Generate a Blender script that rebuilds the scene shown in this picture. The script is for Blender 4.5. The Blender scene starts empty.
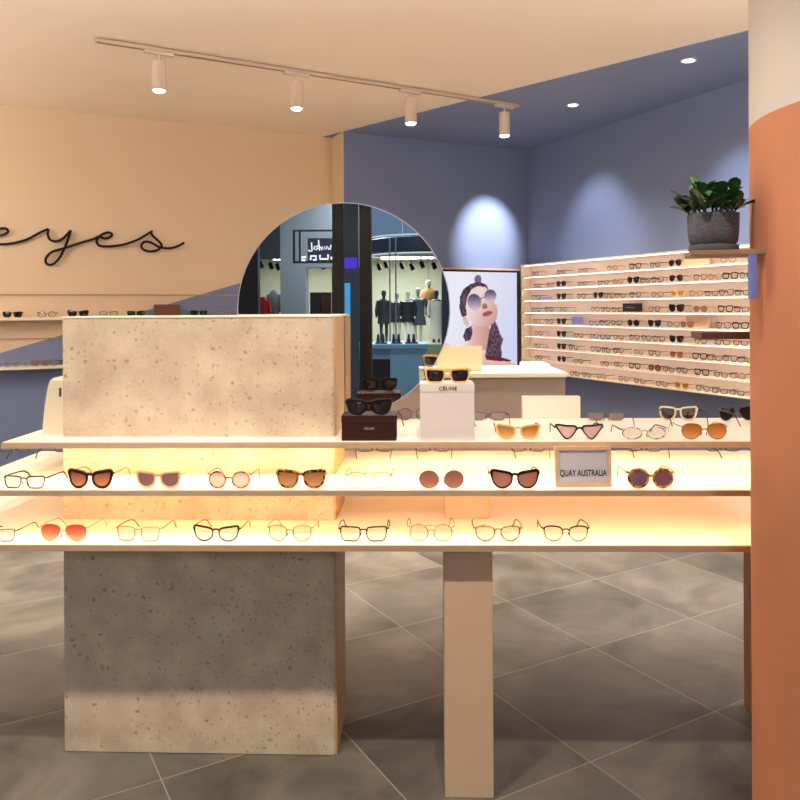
import bpy, bmesh, math, random
from mathutils import Vector, Matrix
random.seed(7)
S = bpy.context.scene
COL = S.collection
PI = math.pi

# ------------------------------------------------------------------ camera
H = 1.35; F = 766.0; HY = 308.0; ROLL = -0.005
cd = bpy.data.cameras.new('camera'); cam = bpy.data.objects.new('camera', cd); COL.objects.link(cam)
cd.sensor_width = 36; cd.lens = F/800*36; cd.shift_y = -(400-HY)/800
cam.matrix_world = Matrix.Translation((0, 0, H)) @ Matrix.Rotation(PI/2, 4, 'X') @ Matrix.Rotation(ROLL, 4, 'Z')
cd.clip_start = .05; cd.clip_end = 200
S.camera = cam
S.view_settings.view_transform = 'Standard'; S.view_settings.look = 'None'
S.view_settings.gamma = 1; S.view_settings.use_curve_mapping = False
S.view_settings.exposure = 0.0

def ray(px, py):
    u, v = px-400, py-HY
    c, s = math.cos(ROLL), math.sin(ROLL)
    u2 = u*c + v*s*1.0
    v2 = -u*s + v*c
    # content of the picture is turned by ROLL about the principal point
    return Vector((u2/F, 1.0, -v2/F))
def at(px, py, Y):
    r = ray(px, py); return Vector((r.x*Y, Y, H + r.z*Y))
def onplane(px, py, p0, n):
    r = ray(px, py); o = Vector((0, 0, H))
    return o + r*((p0-o).dot(n)/r.dot(n))

# ------------------------------------------------------------------ materials
def lin(c):
    return tuple(((x/255)/12.92 if x/255 <= .04045 else ((x/255+.055)/1.055)**2.4) for x in c)
MATS = {}
def mat(name, rgb, rough=.5, metal=0, emit=None, es=1.0, spec=.5, bump=0, bscale=200, vary=0, vscale=8):
    if name in MATS: return MATS[name]
    m = bpy.data.materials.new(name); m.use_nodes = True; nt = m.node_tree
    b = nt.nodes['Principled BSDF']; c = lin(rgb)
    b.inputs['Base Color'].default_value = (*c, 1); b.inputs['Roughness'].default_value = rough
    b.inputs['Metallic'].default_value = metal; b.inputs['Specular IOR Level'].default_value = spec
    if emit is not None:
        b.inputs['Emission Color'].default_value = (*emit, 1); b.inputs['Emission Strength'].default_value = es
    if vary or bump:
        tc = nt.nodes.new('ShaderNodeTexCoord')
    if vary:
        n = nt.nodes.new('ShaderNodeTexNoise'); n.inputs['Scale'].default_value = vscale; n.inputs['Detail'].default_value = 4
        nt.links.new(tc.outputs['Object'], n.inputs['Vector'])
        r = nt.nodes.new('ShaderNodeMapRange'); r.inputs['From Min'].default_value = .3; r.inputs['From Max'].default_value = .7
        r.inputs['To Min'].default_value = 1-vary; r.inputs['To Max'].default_value = 1+vary
        mx = nt.nodes.new('ShaderNodeVectorMath'); mx.operation = 'SCALE'; mx.inputs[0].default_value = c
        nt.links.new(n.outputs['Fac'], r.inputs['Value']); nt.links.new(r.outputs['Result'], mx.inputs['Scale'])
        nt.links.new(mx.outputs[0], b.inputs['Base Color'])
    if bump:
        n2 = nt.nodes.new('ShaderNodeTexNoise'); n2.inputs['Scale'].default_value = bscale
        nt.links.new(tc.outputs['Object'], n2.inputs['Vector'])
        bp = nt.nodes.new('ShaderNodeBump'); bp.inputs['Strength'].default_value = bump; bp.inputs['Distance'].default_value = .002
        nt.links.new(n2.outputs['Fac'], bp.inputs['Height']); nt.links.new(bp.outputs[0], b.inputs['Normal'])
    MATS[name] = m; return m
def emat(name, col, s):
    if name in MATS: return MATS[name]
    m = bpy.data.materials.new(name); m.use_nodes = True; nt = m.node_tree; nt.nodes.clear()
    e = nt.nodes.new('ShaderNodeEmission'); e.inputs[0].default_value = (*col, 1); e.inputs[1].default_value = s
    o = nt.nodes.new('ShaderNodeOutputMaterial'); nt.links.new(e.outputs[0], o.inputs[0]); MATS[name] = m; return m
def lens_mat(name, rgb, opaq=.5, bottom=None, gloss=.07, body=None):
    """tinted lens: see-through tint, some body colour, a thin gloss; the tint fades from top to bottom when bottom is given"""
    if name in MATS: return MATS[name]
    m = bpy.data.materials.new(name); m.use_nodes = True; nt = m.node_tree; nt.nodes.clear(); N = nt.nodes.new; L = nt.links.new
    tr = N('ShaderNodeBsdfTransparent'); df = N('ShaderNodeBsdfDiffuse'); gl = N('ShaderNodeBsdfGlossy'); gl.inputs['Roughness'].default_value = .04
    tr.inputs[0].default_value = (*lin(rgb), 1); df.inputs[0].default_value = (*lin(body or rgb), 1)
    if bottom:
        tc = N('ShaderNodeTexCoord'); sp = N('ShaderNodeSeparateXYZ'); mx = N('ShaderNodeMix'); mx.data_type = 'RGBA'
        L(tc.outputs['Generated'], sp.inputs[0]); L(sp.outputs['Z'], mx.inputs['Factor'])
        mx.inputs['A'].default_value = (*lin(bottom), 1); mx.inputs['B'].default_value = (*lin(rgb), 1)
        L(mx.outputs['Result'], tr.inputs[0]); L(mx.outputs['Result'], df.inputs[0])
    m1 = N('ShaderNodeMixShader'); m1.inputs[0].default_value = opaq; L(tr.outputs[0], m1.inputs[1]); L(df.outputs[0], m1.inputs[2])
    m2 = N('ShaderNodeMixShader'); m2.inputs[0].default_value = gloss; L(m1.outputs[0], m2.inputs[1]); L(gl.outputs[0], m2.inputs[2])
    o = N('ShaderNodeOutputMaterial'); L(m2.outputs[0], o.inputs[0]); MATS[name] = m; return m
def tortoise(name, dark, light, scale=110, th=.5):
    if name in MATS: return MATS[name]
    m = mat(name, dark, .25); nt = m.node_tree; b = nt.nodes['Principled BSDF']
    tc = nt.nodes.new('ShaderNodeTexCoord'); n = nt.nodes.new('ShaderNodeTexNoise'); n.inputs['Scale'].default_value = scale
    r = nt.nodes.new('ShaderNodeValToRGB'); r.color_ramp.elements[0].position = th-.06; r.color_ramp.elements[1].position = th+.06
    r.color_ramp.elements[0].color = (*lin(dark), 1); r.color_ramp.elements[1].color = (*lin(light), 1)
    nt.links.new(tc.outputs['Object'], n.inputs['Vector']); nt.links.new(n.outputs['Fac'], r.inputs[0]); nt.links.new(r.outputs[0], b.inputs['Base Color'])
    return m

# ------------------------------------------------------------------ mesh helpers
def add_box(bm, x0, x1, y0, y1, z0, z1, M=None, bevel=0):
    vs = [Vector((x, y, z)) for x in (x0, x1) for y in (y0, y1) for z in (z0, z1)]
    if M is not None: vs = [M @ v for v in vs]
    v = [bm.verts.new(p) for p in vs]
    fs = [(0, 1, 3, 2), (4, 6, 7, 5), (0, 4, 5, 1), (2, 3, 7, 6), (0, 2, 6, 4), (1, 5, 7, 3)]
    faces = [bm.faces.new([v[i] for i in f]) for f in fs]
    if bevel:
        es = list({e for f in faces for e in f.edges})
        bmesh.ops.bevel(bm, geom=es, offset=bevel, segments=2, affect='EDGES')
def add_tube(bm, pts, r, seg=8, closed=False, r2=None, up=Vector((0, 1, 0)), taper=None):
    """sweep an ellipse (r in the plane of the curve, r2 along up) along pts"""
    n = len(pts); rings = []
    for i, p in enumerate(pts):
        p = Vector(p)
        a = Vector(pts[(i-1) % n] if (closed or i > 0) else pts[i]); b = Vector(pts[(i+1) % n] if (closed or i < n-1) else pts[i])
        t = (b-a); t = t.normalized() if t.length > 1e-9 else Vector((1, 0, 0))
        w = up - t*up.dot(t)
        if w.length < 1e-4: w = Vector((0, 0, 1)) - t*t.z
        w.normalize(); nn = t.cross(w)
        ra = r[i] if isinstance(r, (list, tuple)) else r
        rb = (r2 if r2 is not None else ra)
        rings.append([bm.verts.new(p + nn*ra*math.cos(2*PI*k/seg) + w*rb*math.sin(2*PI*k/seg)) for k in range(seg)])
    for i in range(n if closed else n-1):
        A, B = rings[i], rings[(i+1) % n]
        for k in range(seg):
            bm.faces.new((A[k], A[(k+1) % seg], B[(k+1) % seg], B[k]))
    if not closed:
        bm.faces.new(rings[0][::-1]); bm.faces.new(rings[-1])
def add_lathe(bm, prof, seg=32, c=(0, 0, 0), sx=1, sy=1, M=None):
    rings = []
    for (r, z) in prof:
        if r < 1e-6:
            p = Vector((c[0], c[1], c[2]+z)); rings.append([bm.verts.new(M @ p if M else p)])
        else:
            ring = []
            for k in range(seg):
                p = Vector((c[0]+r*sx*math.cos(2*PI*k/seg), c[1]+r*sy*math.sin(2*PI*k/seg), c[2]+z)); ring.append(bm.verts.new(M @ p if M else p))
            rings.append(ring)
    for A, B in zip(rings[:-1], rings[1:]):
        for k in range(seg):
            if len(A) == 1 and len(B) == 1: continue
            if len(A) == 1: bm.faces.new((A[0], B[k], B[(k+1) % seg]))
            elif len(B) == 1: bm.faces.new((A[k], A[(k+1) % seg], B[0]))
            else: bm.faces.new((A[k], A[(k+1) % seg], B[(k+1) % seg], B[k]))
def mesh(bm, name, mats, smooth=False):
    bmesh.ops.recalc_face_normals(bm, faces=bm.faces)
    me = bpy.data.meshes.new(name); bm.to_mesh(me); bm.free()
    for m in (mats if isinstance(mats, (list, tuple)) else [mats]): me.materials.append(m)
    if smooth:
        for p in me.polygons: p.use_smooth = True
        try: me.set_sharp_from_angle(angle=math.radians(40))
        except Exception: pass
    return me
def obj(name, bm, m, parent=None, smooth=False, loc=None):
    me = mesh(bm, name, m, smooth) if isinstance(bm, bmesh.types.BMesh) else bm
    o = bpy.data.objects.new(name, me); COL.objects.link(o)
    if parent: o.parent = parent
    if loc: o.location = loc
    return o
def tag(o, label=None, cat=None, group=None, kind=None):
    if label: o['label'] = label
    if cat: o['category'] = cat
    if group: o['group'] = group
    if kind: o['kind'] = kind
    return o
def thing(name, label, cat, loc=(0, 0, 0), rotz=0, group=None):
    o = bpy.data.objects.new(name, None); COL.objects.link(o); o.empty_display_size = .1
    o.location = loc; o.rotation_euler = (0, 0, rotz); return tag(o, label, cat, group)
def box(name, x0, x1, y0, y1, z0, z1, m, parent=None, M=None, bevel=0):
    bm = bmesh.new(); add_box(bm, x0, x1, y0, y1, z0, z1, M, bevel); return obj(name, bm, m, parent)
def copy_tree(o, parent=None):
    c = o.copy(); COL.objects.link(c)
    if parent: c.parent = parent
    for ch in list(o.children): copy_tree(ch, c)
    return c
def text_mesh(name, s, size, m, parent, loc, rot=(PI/2, 0, 0), sx=1, ext=.0006, spacing=1, label=None, off=0):
    cu = bpy.data.curves.new(name, 'FONT'); cu.body = s; cu.size = size; cu.align_x = 'CENTER'; cu.align_y = 'CENTER'
    cu.extrude = ext; cu.offset = off; cu.space_character = spacing
    t = bpy.data.objects.new(name, cu); COL.objects.link(t); bpy.context.view_layer.update()
    me = bpy.data.meshes.new_from_object(t); bpy.data.objects.remove(t)
    me.materials.clear(); me.materials.append(m)
    o = bpy.data.objects.new(name, me); COL.objects.link(o); o.parent = parent
    o.location = loc; o.rotation_euler = rot; o.scale = (sx, 1, 1)
    if label: o['label'] = label
    return o
def struct(name, bm, m, label=None, smooth=False):
    o = obj(name, bm, m, None, smooth); o['kind'] = 'structure'
    if label: o['label'] = label
    return o

# ------------------------------------------------------------------ layout of the shop
W = Vector((.902, .432, 0)).normalized()             # direction of the left and back walls
V = Vector((.432, -.902, 0)).normalized()            # direction of the right wall, corner towards viewer
PB = Vector((-.486, 6.71, 0)); PL = Vector((-.616, 6.94, 0)); PC = PB + W*1.937
ZC = 2.9
BEIGE = (228, 200, 168); BLUE = (122, 133, 166)
m_ceil = mat('ceiling_paint', (244, 226, 204), .9, vary=.02, vscale=1.5)
m_blue = mat('blue_paint', BLUE, .85, vary=.03, vscale=2)
m_white = mat('white_plastic', (235, 228, 215), .5)
m_wood = mat('pale_wood', (205, 176, 146), .5, vary=.06, vscale=30)
m_darkwood = mat('brown_wood', (120, 76, 54), .5, vary=.1, vscale=30)

def frame_matrix(p0, xdir, ydir):
    M = Matrix.Identity(4)
    for i in range(3):
        M[i][0] = xdir[i]; M[i][1] = ydir[i]; M[i][2] = (0, 0, 1)[i]; M[i][3] = p0[i]
    return M
ML = frame_matrix(PL, -W, V)       # left wall frame: x = along the wall to the left, y = out into the shop
MB = frame_matrix(PB, W, V)        # back wall frame
MR = frame_matrix(PC, V, -W)       # right wall frame: x = along the wall towards viewer, y = out into the shop

# painted two-tone wall: straight paint line
def two_tone():
    m = mat('beige_and_blue_paint', BEIGE, .85); nt = m.node_tree; b = nt.nodes['Principled BSDF']; N = nt.nodes.new; L = nt.links.new
    a = onplane(0, 353, PL, V); c = onplane(237, 284, PL, V)
    ta, tc_ = (a-PL).dot(-W), (c-PL).dot(-W)
    slope = (c.z-a.z)/(tc_-ta); off = a.z - slope*ta
    g = N('ShaderNodeNewGeometry'); d = N('ShaderNodeVectorMath'); d.operation = 'DOT_PRODUCT'
    # z - slope * ((p-PL).(-W)) - off
    vec = Vector((0, 0, 1)) + W*slope
    d.inputs[1].default_value = vec; L(g.outputs['Position'], d.inputs[0])
    k = -slope*(PL.dot(W)) - off
    # z - slope*(-(p-PL).W) - off = z + slope*p.W - slope*PL.W - off
    s = N('ShaderNodeMath'); s.operation = 'GREATER_THAN'; s.inputs[1].default_value = slope*PL.dot(W)+off
    L(d.outputs['Value'], s.inputs[0])
    mx = N('ShaderNodeMix'); mx.data_type = 'RGBA'; mx.inputs['A'].default_value = (*lin(BLUE), 1); mx.inputs['B'].default_value = (*lin(BEIGE), 1)
    L(s.outputs[0], mx.inputs['Factor']); L(mx.outputs['Result'], b.inputs['Base Color']); return m

def floor_mat():
    m = mat('stone_tile', (120, 110, 100), .42); nt = m.node_tree; b = nt.nodes['Principled BSDF']; N = nt.nodes.new; L = nt.links.new
    g = N('ShaderNodeNewGeometry'); T = .56; a = math.radians(30)
    def line(vx, vy, off):
        d = N('ShaderNodeVectorMath'); d.operation = 'DOT_PRODUCT'; d.inputs[1].default_value = (vx, vy, 0); L(g.outputs['Position'], d.inputs[0])
        s = N('ShaderNodeMath'); s.operation = 'SUBTRACT'; s.inputs[1].default_value = off; L(d.outputs['Value'], s.inputs[0])
        q = N('ShaderNodeMath'); q.operation = 'DIVIDE'; q.inputs[1].default_value = T; L(s.outputs[0], q.inputs[0])
        fl = N('ShaderNodeMath'); fl.operation = 'FLOOR'; L(q.outputs[0], fl.inputs[0])
        pp = N('ShaderNodeMath'); pp.operation = 'PINGPONG'; pp.inputs[1].default_value = .5; L(q.outputs[0], pp.inputs[0])
        return fl, pp
    f1, p1 = line(math.cos(a), math.sin(a), .50-.5*0); f2, p2 = line(math.sin(a), -math.cos(a), -.01)
    mn = N('ShaderNodeMath'); mn.operation = 'MINIMUM'; L(p1.outputs[0], mn.inputs[0]); L(p2.outputs[0], mn.inputs[1])
    gr = N('ShaderNodeMath'); gr.operation = 'LESS_THAN'; gr.inputs[1].default_value = .0034; L(mn.outputs[0], gr.inputs[0])
    cmb = N('ShaderNodeCombineXYZ'); L(f1.outputs[0], cmb.inputs[0]); L(f2.outputs[0], cmb.inputs[1])
    wn = N('ShaderNodeTexWhiteNoise'); wn.noise_dimensions = '3D'; L(cmb.outputs[0], wn.inputs['Vector'])
    ad = N('ShaderNodeVectorMath'); ad.operation = 'ADD'; L(g.outputs['Position'], ad.inputs[0]); L(wn.outputs['Color'], ad.inputs[1])
    n1 = N('ShaderNodeTexNoise'); n1.inputs['Scale'].default_value = 2.6; n1.inputs['Detail'].default_value = 7; n1.inputs['Roughness'].default_value = .62
    n1.inputs['Distortion'].default_value = .6; L(ad.outputs[0], n1.inputs['Vector'])
    rp = N('ShaderNodeValToRGB'); e = rp.color_ramp.elements
    e[0].position = .3; e[0].color = (*lin((64, 60, 56)), 1); e[1].position = .72; e[1].color = (*lin((126, 119, 109)), 1)
    L(n1.outputs['Fac'], rp.inputs[0])
    tv = N('ShaderNodeMapRange'); tv.inputs['To Min'].default_value = .86; tv.inputs['To Max'].default_value = 1.12; L(wn.outputs['Value'], tv.inputs['Value'])
    sc = N('ShaderNodeVectorMath'); sc.operation = 'SCALE'; L(rp.outputs[0], sc.inputs[0]); L(tv.outputs[0], sc.inputs['Scale'])
    mx = N('ShaderNodeMix'); mx.data_type = 'RGBA'; L(gr.outputs[0], mx.inputs['Factor']); L(sc.outputs[0], mx.inputs['A'])
    mx.inputs['B'].default_value = (*lin((150, 142, 130)), 1); L(mx.outputs['Result'], b.inputs['Base Color'])
    rr = N('ShaderNodeMapRange'); rr.inputs['To Min'].default_value = .35; rr.inputs['To Max'].default_value = .6; L(n1.outputs['Fac'], rr.inputs['Value']); L(rr.outputs[0], b.inputs['Roughness'])
    return m

def terrazzo():
    m = mat('terrazzo', (198, 176, 152), .45); nt = m.node_tree; b = nt.nodes['Principled BSDF']; N = nt.nodes.new; L = nt.links.new
    tc = N('ShaderNodeTexCoord'); base = N('ShaderNodeTexNoise'); base.inputs['Scale'].default_value = 9; base.inputs['Detail'].default_value = 8
    L(tc.outputs['Object'], base.inputs['Vector'])
    r0 = N('ShaderNodeValToRGB'); r0.color_ramp.elements[0].position = .35; r0.color_ramp.elements[1].position = .65
    r0.color_ramp.elements[0].color = (*lin((190, 168, 146)), 1); r0.color_ramp.elements[1].color = (*lin((216, 196, 172)), 1)
    L(base.outputs['Fac'], r0.inputs[0]); prev = r0.outputs[0]
    dis = N('ShaderNodeTexNoise'); dis.inputs['Scale'].default_value = 70; L(tc.outputs['Object'], dis.inputs['Vector'])
    dm = N('ShaderNodeVectorMath'); dm.operation = 'SCALE'; dm.inputs['Scale'].default_value = .018; L(dis.outputs['Color'], dm.inputs[0])
    dv = N('ShaderNodeVectorMath'); dv.operation = 'ADD'; L(tc.outputs['Object'], dv.inputs[0]); L(dm.outputs[0], dv.inputs[1])
    for sc_, rad, prob, c1, c2 in ((200, .45, .6, (150, 124, 102), (232, 218, 198)), (75, .40, .35, (150, 118, 92), (168, 158, 148)),
                                   (46, .36, .30, (124, 98, 78), (204, 164, 122)), (30, .28, .14, (120, 96, 78), (196, 166, 140))):
        v = N('ShaderNodeTexVoronoi'); v.inputs['Scale'].default_value = sc_; L(dv.outputs[0], v.inputs['Vector'])
        sp = N('ShaderNodeSeparateColor'); L(v.outputs['Color'], sp.inputs[0])
        # radius = rad * g  (only where r < prob)
        mu = N('ShaderNodeMath'); mu.operation = 'MULTIPLY'; mu.inputs[1].default_value = rad; L(sp.outputs[1], mu.inputs[0])
        lt = N('ShaderNodeMath'); lt.operation = 'LESS_THAN'; L(v.outputs['Distance'], lt.inputs[0]); L(mu.outputs[0], lt.inputs[1])
        pr = N('ShaderNodeMath'); pr.operation = 'LESS_THAN'; pr.inputs[1].default_value = prob; L(sp.outputs[0], pr.inputs[0])
        an = N('ShaderNodeMath'); an.operation = 'MULTIPLY'; L(lt.outputs[0], an.inputs[0]); L(pr.outputs[0], an.inputs[1])
        am = N('ShaderNodeMath'); am.operation = 'MULTIPLY'; am.inputs[1].default_value = .62; L(an.outputs[0], am.inputs[0])
        cm = N('ShaderNodeMix'); cm.data_type = 'RGBA'; cm.inputs['A'].default_value = (*lin(c1), 1); cm.inputs['B'].default_value = (*lin(c2), 1); L(sp.outputs[2], cm.inputs['Factor'])
        mx = N('ShaderNodeMix'); mx.data_type = 'RGBA'; L(am.outputs[0], mx.inputs['Factor']); L(prev, mx.inputs['A']); L(cm.outputs['Result'], mx.inputs['B']); prev = mx.outputs['Result']
    L(prev, b.inputs['Base Color']); return m

# floor, walls, ceiling
bm = bmesh.new(); add_box(bm, -14, 14, -24, 11, -.1, 0); struct('floor', bm, floor_mat(), 'grey stone tile floor laid on the diagonal')
bm = bmesh.new(); add_box(bm, -.012, 5.6, -.12, 0, 0, ZC, ML); struct('wall_left', bm, two_tone(), 'warm beige wall with a slanted blue painted lower part')
bm = bmesh.new()                                   # short return that steps forward to the blue wall
Lr = (PL-PB).length
add_box(bm, -.010, -.0002, -Lr-.05, 0, 0, ZC, MB); struct('wall_return', bm, mat('beige_paint', BEIGE, .85), 'short beige return between the two walls')
bm = bmesh.new(); add_box(bm, 0, 1.937, -.12, 0, 0, ZC, MB); struct('wall_back', bm, m_blue, 'slate blue back wall')
bm = bmesh.new(); add_box(bm, -.12, 5.6, -.12, 0, 0, ZC, MR); struct('wall_right', bm, m_blue, 'slate blue right wall')
# ceiling: beige field and blue painted field meeting on a slanted line
c0 = Vector((PB.x, PB.y)); c1 = at(749, 30, 1)
k = (ZC-H)/(c1.z-H); c1 = Vector((c1.x*k, k)); cdir = (c1-c0).normalized()
def poly_slab(name, pts, z0, z1, m, label):
    bm = bmesh.new(); a = [bm.verts.new((p[0], p[1], z0)) for p in pts]; b = [bm.verts.new((p[0], p[1], z1)) for p in pts]
    bm.faces.new(a); bm.faces.new(b[::-1])
    for i in range(len(pts)): bm.faces.new((a[i], a[(i+1) % len(pts)], b[(i+1) % len(pts)], b[i]))
    return struct(name, bm, m, label)
far = c0 + cdir*7
back = c0 - cdir*1.6
poly_slab('ceiling', [back, far, (-7.5, far.y), (-7.5, 9), (back.x, 9)], ZC, ZC+.15, m_ceil, 'warm beige ceiling')
poly_slab('ceiling_blue', [back, far, (8.5, far.y), (8.5, 10.5), (back.x, 10.5)], ZC-.004, ZC+.146, m_blue, 'slate blue painted ceiling corner')

# ------------------------------------------------------------------ column
cy = bmesh.new(); CCX, CCY, CR = 1.127, 1.60, .361
ZP = H + 175/766*1.75
add_lathe(cy, [(0, ZP), (CR, ZP), (CR, ZC-.002), (0, ZC-.002)], 96)
col = thing('column', 'large round column, terracotta below and off-white above, in the right foreground', 'column', (CCX, CCY, 0))
obj('upper_shaft', cy, mat('offwhite_render', (212, 203, 196), .8, vary=.02, vscale=3), col, True)['label'] = 'off-white upper shaft'
cy = bmesh.new(); add_lathe(cy, [(0, 0), (CR, 0), (CR, ZP), (0, ZP)], 96)
obj('lower_shaft', cy, mat('terracotta_render', (196, 128, 94), .75, vary=.05, vscale=4), col, True)['label'] = 'terracotta lower shaft'

# ------------------------------------------------------------------ display table
TR = math.radians(1.2)
TM = Matrix.Translation((0, 2.2, 0)) @ Matrix.Rotation(-TR, 4, 'Z')    # right end a little nearer
def tbl(x, y, z=0): return TM @ Vector((x, y-2.2, z))
m_acr = mat('lit_white_acrylic', (250, 243, 228), .35, spec=.3)
m_lip = mat('shelf_edge_wood', (178, 150, 124), .5, vary=.05, vscale=40)
m_strip = emat('warm_led', (1.0, .66, .36), 30); m_strip2 = emat('soft_led', (1.0, .60, .32), 30); m_strip3 = emat('amber_fill', (1.0, .38, .08), 9)
tbt = thing('display_table', 'long white eyewear display table with three lit shelves around a terrazzo block', 'display table', (0, 2.2, 0), -TR)
ZT, ZM, ZB = .962, .849, .71
def y_(v): return v-2.2
shelves = []
for nm, x0, yf, z, th in (('shelf', -1.170, 2.218, ZT, .017), ('shelf', -1.285, 2.105, ZM, .015), ('shelf', -1.42, 2.066, ZB, .016)):
    bm = bmesh.new(); add_box(bm, x0, 1.2, y_(yf)+.006, y_(2.69), z-.009, z, None, .001); s = obj('shelf', bm, m_acr, tbt)
    bm = bmesh.new(); add_box(bm, x0, 1.2, y_(yf), y_(yf)+.0058, z-th-.001, z-.001); obj('edge_strip', bm, m_lip, s)
    shelves.append(s)
# LED strips under the front of the two upper shelves
bm = bmesh.new(); add_box(bm, -1.12, 1.18, y_(2.228), y_(2.240), ZT-.0165, ZT-.0092); obj('led_or_fill_strip', bm, m_strip, shelves[0])['label'] = 'added warm white fill strip'
bm = bmesh.new(); add_box(bm, -1.26, 1.18, y_(2.115), y_(2.127), ZM-.0145, ZM-.0092); obj('led_or_fill_strip', bm, m_strip2, shelves[1])['label'] = 'added warm white fill strip'
bm = bmesh.new(); add_box(bm, -1.03, -.21, y_(2.272), y_(2.280), ZM-.0145, ZM-.0092); obj('led_or_fill_strip', bm, m_strip3, shelves[1])['label'] = 'added amber fill strip'  # added fill that turns the block face orange
for a_, b_ in ((-1.26, -1.06), (-.17, 1.18)):
    bm = bmesh.new(); add_box(bm, a_, b_, y_(2.55), y_(2.56), ZM-.0145, ZM-.0092); obj('led_or_fill_strip', bm, m_strip3, shelves[1])['label'] = 'added amber fill strip'  # added fill for the orange glow at the back of the bottom shelf
bm = bmesh.new(); add_box(bm, -.15, 1.18, y_(2.47), y_(2.48), ZT-.0155, ZT-.0092); obj('led_or_fill_strip', bm, m_strip, shelves[0])['label'] = 'added warm white fill strip'  # added fill that brightens the back of the middle shelf
# terrazzo block
m_ter = terrazzo()
bm = bmesh.new(); BM = Matrix.Rotation(-math.radians(.8), 4, 'Z')
add_box(bm, -1.036, -.205, y_(2.303), y_(2.55), 0, 1.323, BM, .003)
obj('terrazzo_block', bm, m_ter, tbt)
bm = bmesh.new(); add_box(bm, -1.036, -.205, y_(2.303), y_(2.55), 1.3231, 1.329, BM, .001); obj('top_cap', bm, mat('cream_cap', (240, 228, 208), .5), tbt)
bm = bmesh.new(); add_box(bm, -.2049, -.2, y_(2.303)+.004, y_(2.55), 0, 1.323, BM, .0005); obj('side_panel', bm, mat('tan_side', (196, 158, 118), .5), tbt)['label'] = 'tan side panel'
m_post = mat('beige_post', (208, 178, 148), .6)
bm = bmesh.new(); add_box(bm, .1195, .253, y_(2.112), y_(2.19), 0, ZB-.0165, None, .002); obj('support_post', bm, m_post, tbt)
bm = bmesh.new(); add_box(bm, .13, .265, y_(2.33), y_(2.40), ZB, ZM-.0092, None, .002); obj('support_post', bm, m_post, tbt)
bm = bmesh.new(); add_box(bm, 1.150, 1.185, y_(2.10), y_(2.62), 0, ZB-.0165, None, .002); obj('end_panel', bm, mat('brown_panel', (150, 100, 66), .5), tbt)['label'] = 'brown end panel'

# ------------------------------------------------------------------ eyewear
def outline(kind, w, h, n=28):
    """points of the right lens, centre 0,0; x positive = outward (towards the temple)"""
    CP = dict(
      cateye=[(-.97,.15),(-.88,.58),(-.4,.80),(.25,.92),(.84,1.02),(1.05,.84),(1.0,.2),(.8,-.5),(.32,-.96),(-.28,-.97),(-.76,-.62),(-.94,-.2)],
      wayfarer=[(-.96,.2),(-.88,.72),(-.3,.9),(.45,.96),(.92,.97),(1.03,.66),(.98,.05),(.8,-.58),(.34,-.97),(-.3,-.98),(-.76,-.62),(-.93,-.2)],
      square=[(-.95,.2),(-.88,.76),(-.35,.9),(.4,.93),(.93,.88),(1,.35),(.93,-.4),(.68,-.92),(0,-1),(-.58,-.95),(-.86,-.5)],
      rect=[(-.97,.2),(-.9,.74),(-.4,.88),(.4,.92),(.94,.9),(1.02,.4),(.93,-.4),(.66,-.94),(0,-1),(-.6,-.93),(-.88,-.45)],
      panto=[(-.97,.2),(-.78,.74),(-.15,.95),(.45,.94),(.92,.76),(1,.22),(.82,-.5),(.37,-.93),(-.1,-1),(-.55,-.8),(-.88,-.3)],
      aviator=[(-.95,.5),(-.72,.85),(-.05,1),(.58,.93),(.95,.58),(1,0),(.8,-.6),(.36,-.97),(-.1,-.95),(-.6,-.52),(-.9,.02)],
      drop=[(-.96,.4),(-.7,.84),(0,1),(.6,.9),(.95,.5),(1,-.05),(.8,-.62),(.32,-.98),(-.15,-.97),(-.64,-.62),(-.92,-.05)],
      vee=[(-.92,.5),(-.76,.84),(0,.88),(.85,1.02),(1.08,.92),(.8,.2),(.34,-.7),(.02,-1),(-.32,-.8),(-.75,-.05)])
    if kind in CP:
        C_ = [Vector(c) for c in CP[kind]]; m_ = len(C_); out = []
        for i in range(m_):
            p0, p1, p2, p3 = C_[i-1], C_[i], C_[(i+1) % m_], C_[(i+2) % m_]
            for k_ in range(3):
                t = k_/3; q = .5*((2*p1)+(p2-p0)*t+(2*p0-5*p1+4*p2-p3)*t*t+(3*p1-p0-3*p2+p3)*t**3); out.append((q.x*w/2, q.y*h/2))
        return out
    return [(w/2*math.cos(2*PI*i/n), h/2*math.sin(2*PI*i/n)*(1 if kind == 'round' else 1)) for i in range(n)]
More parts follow.
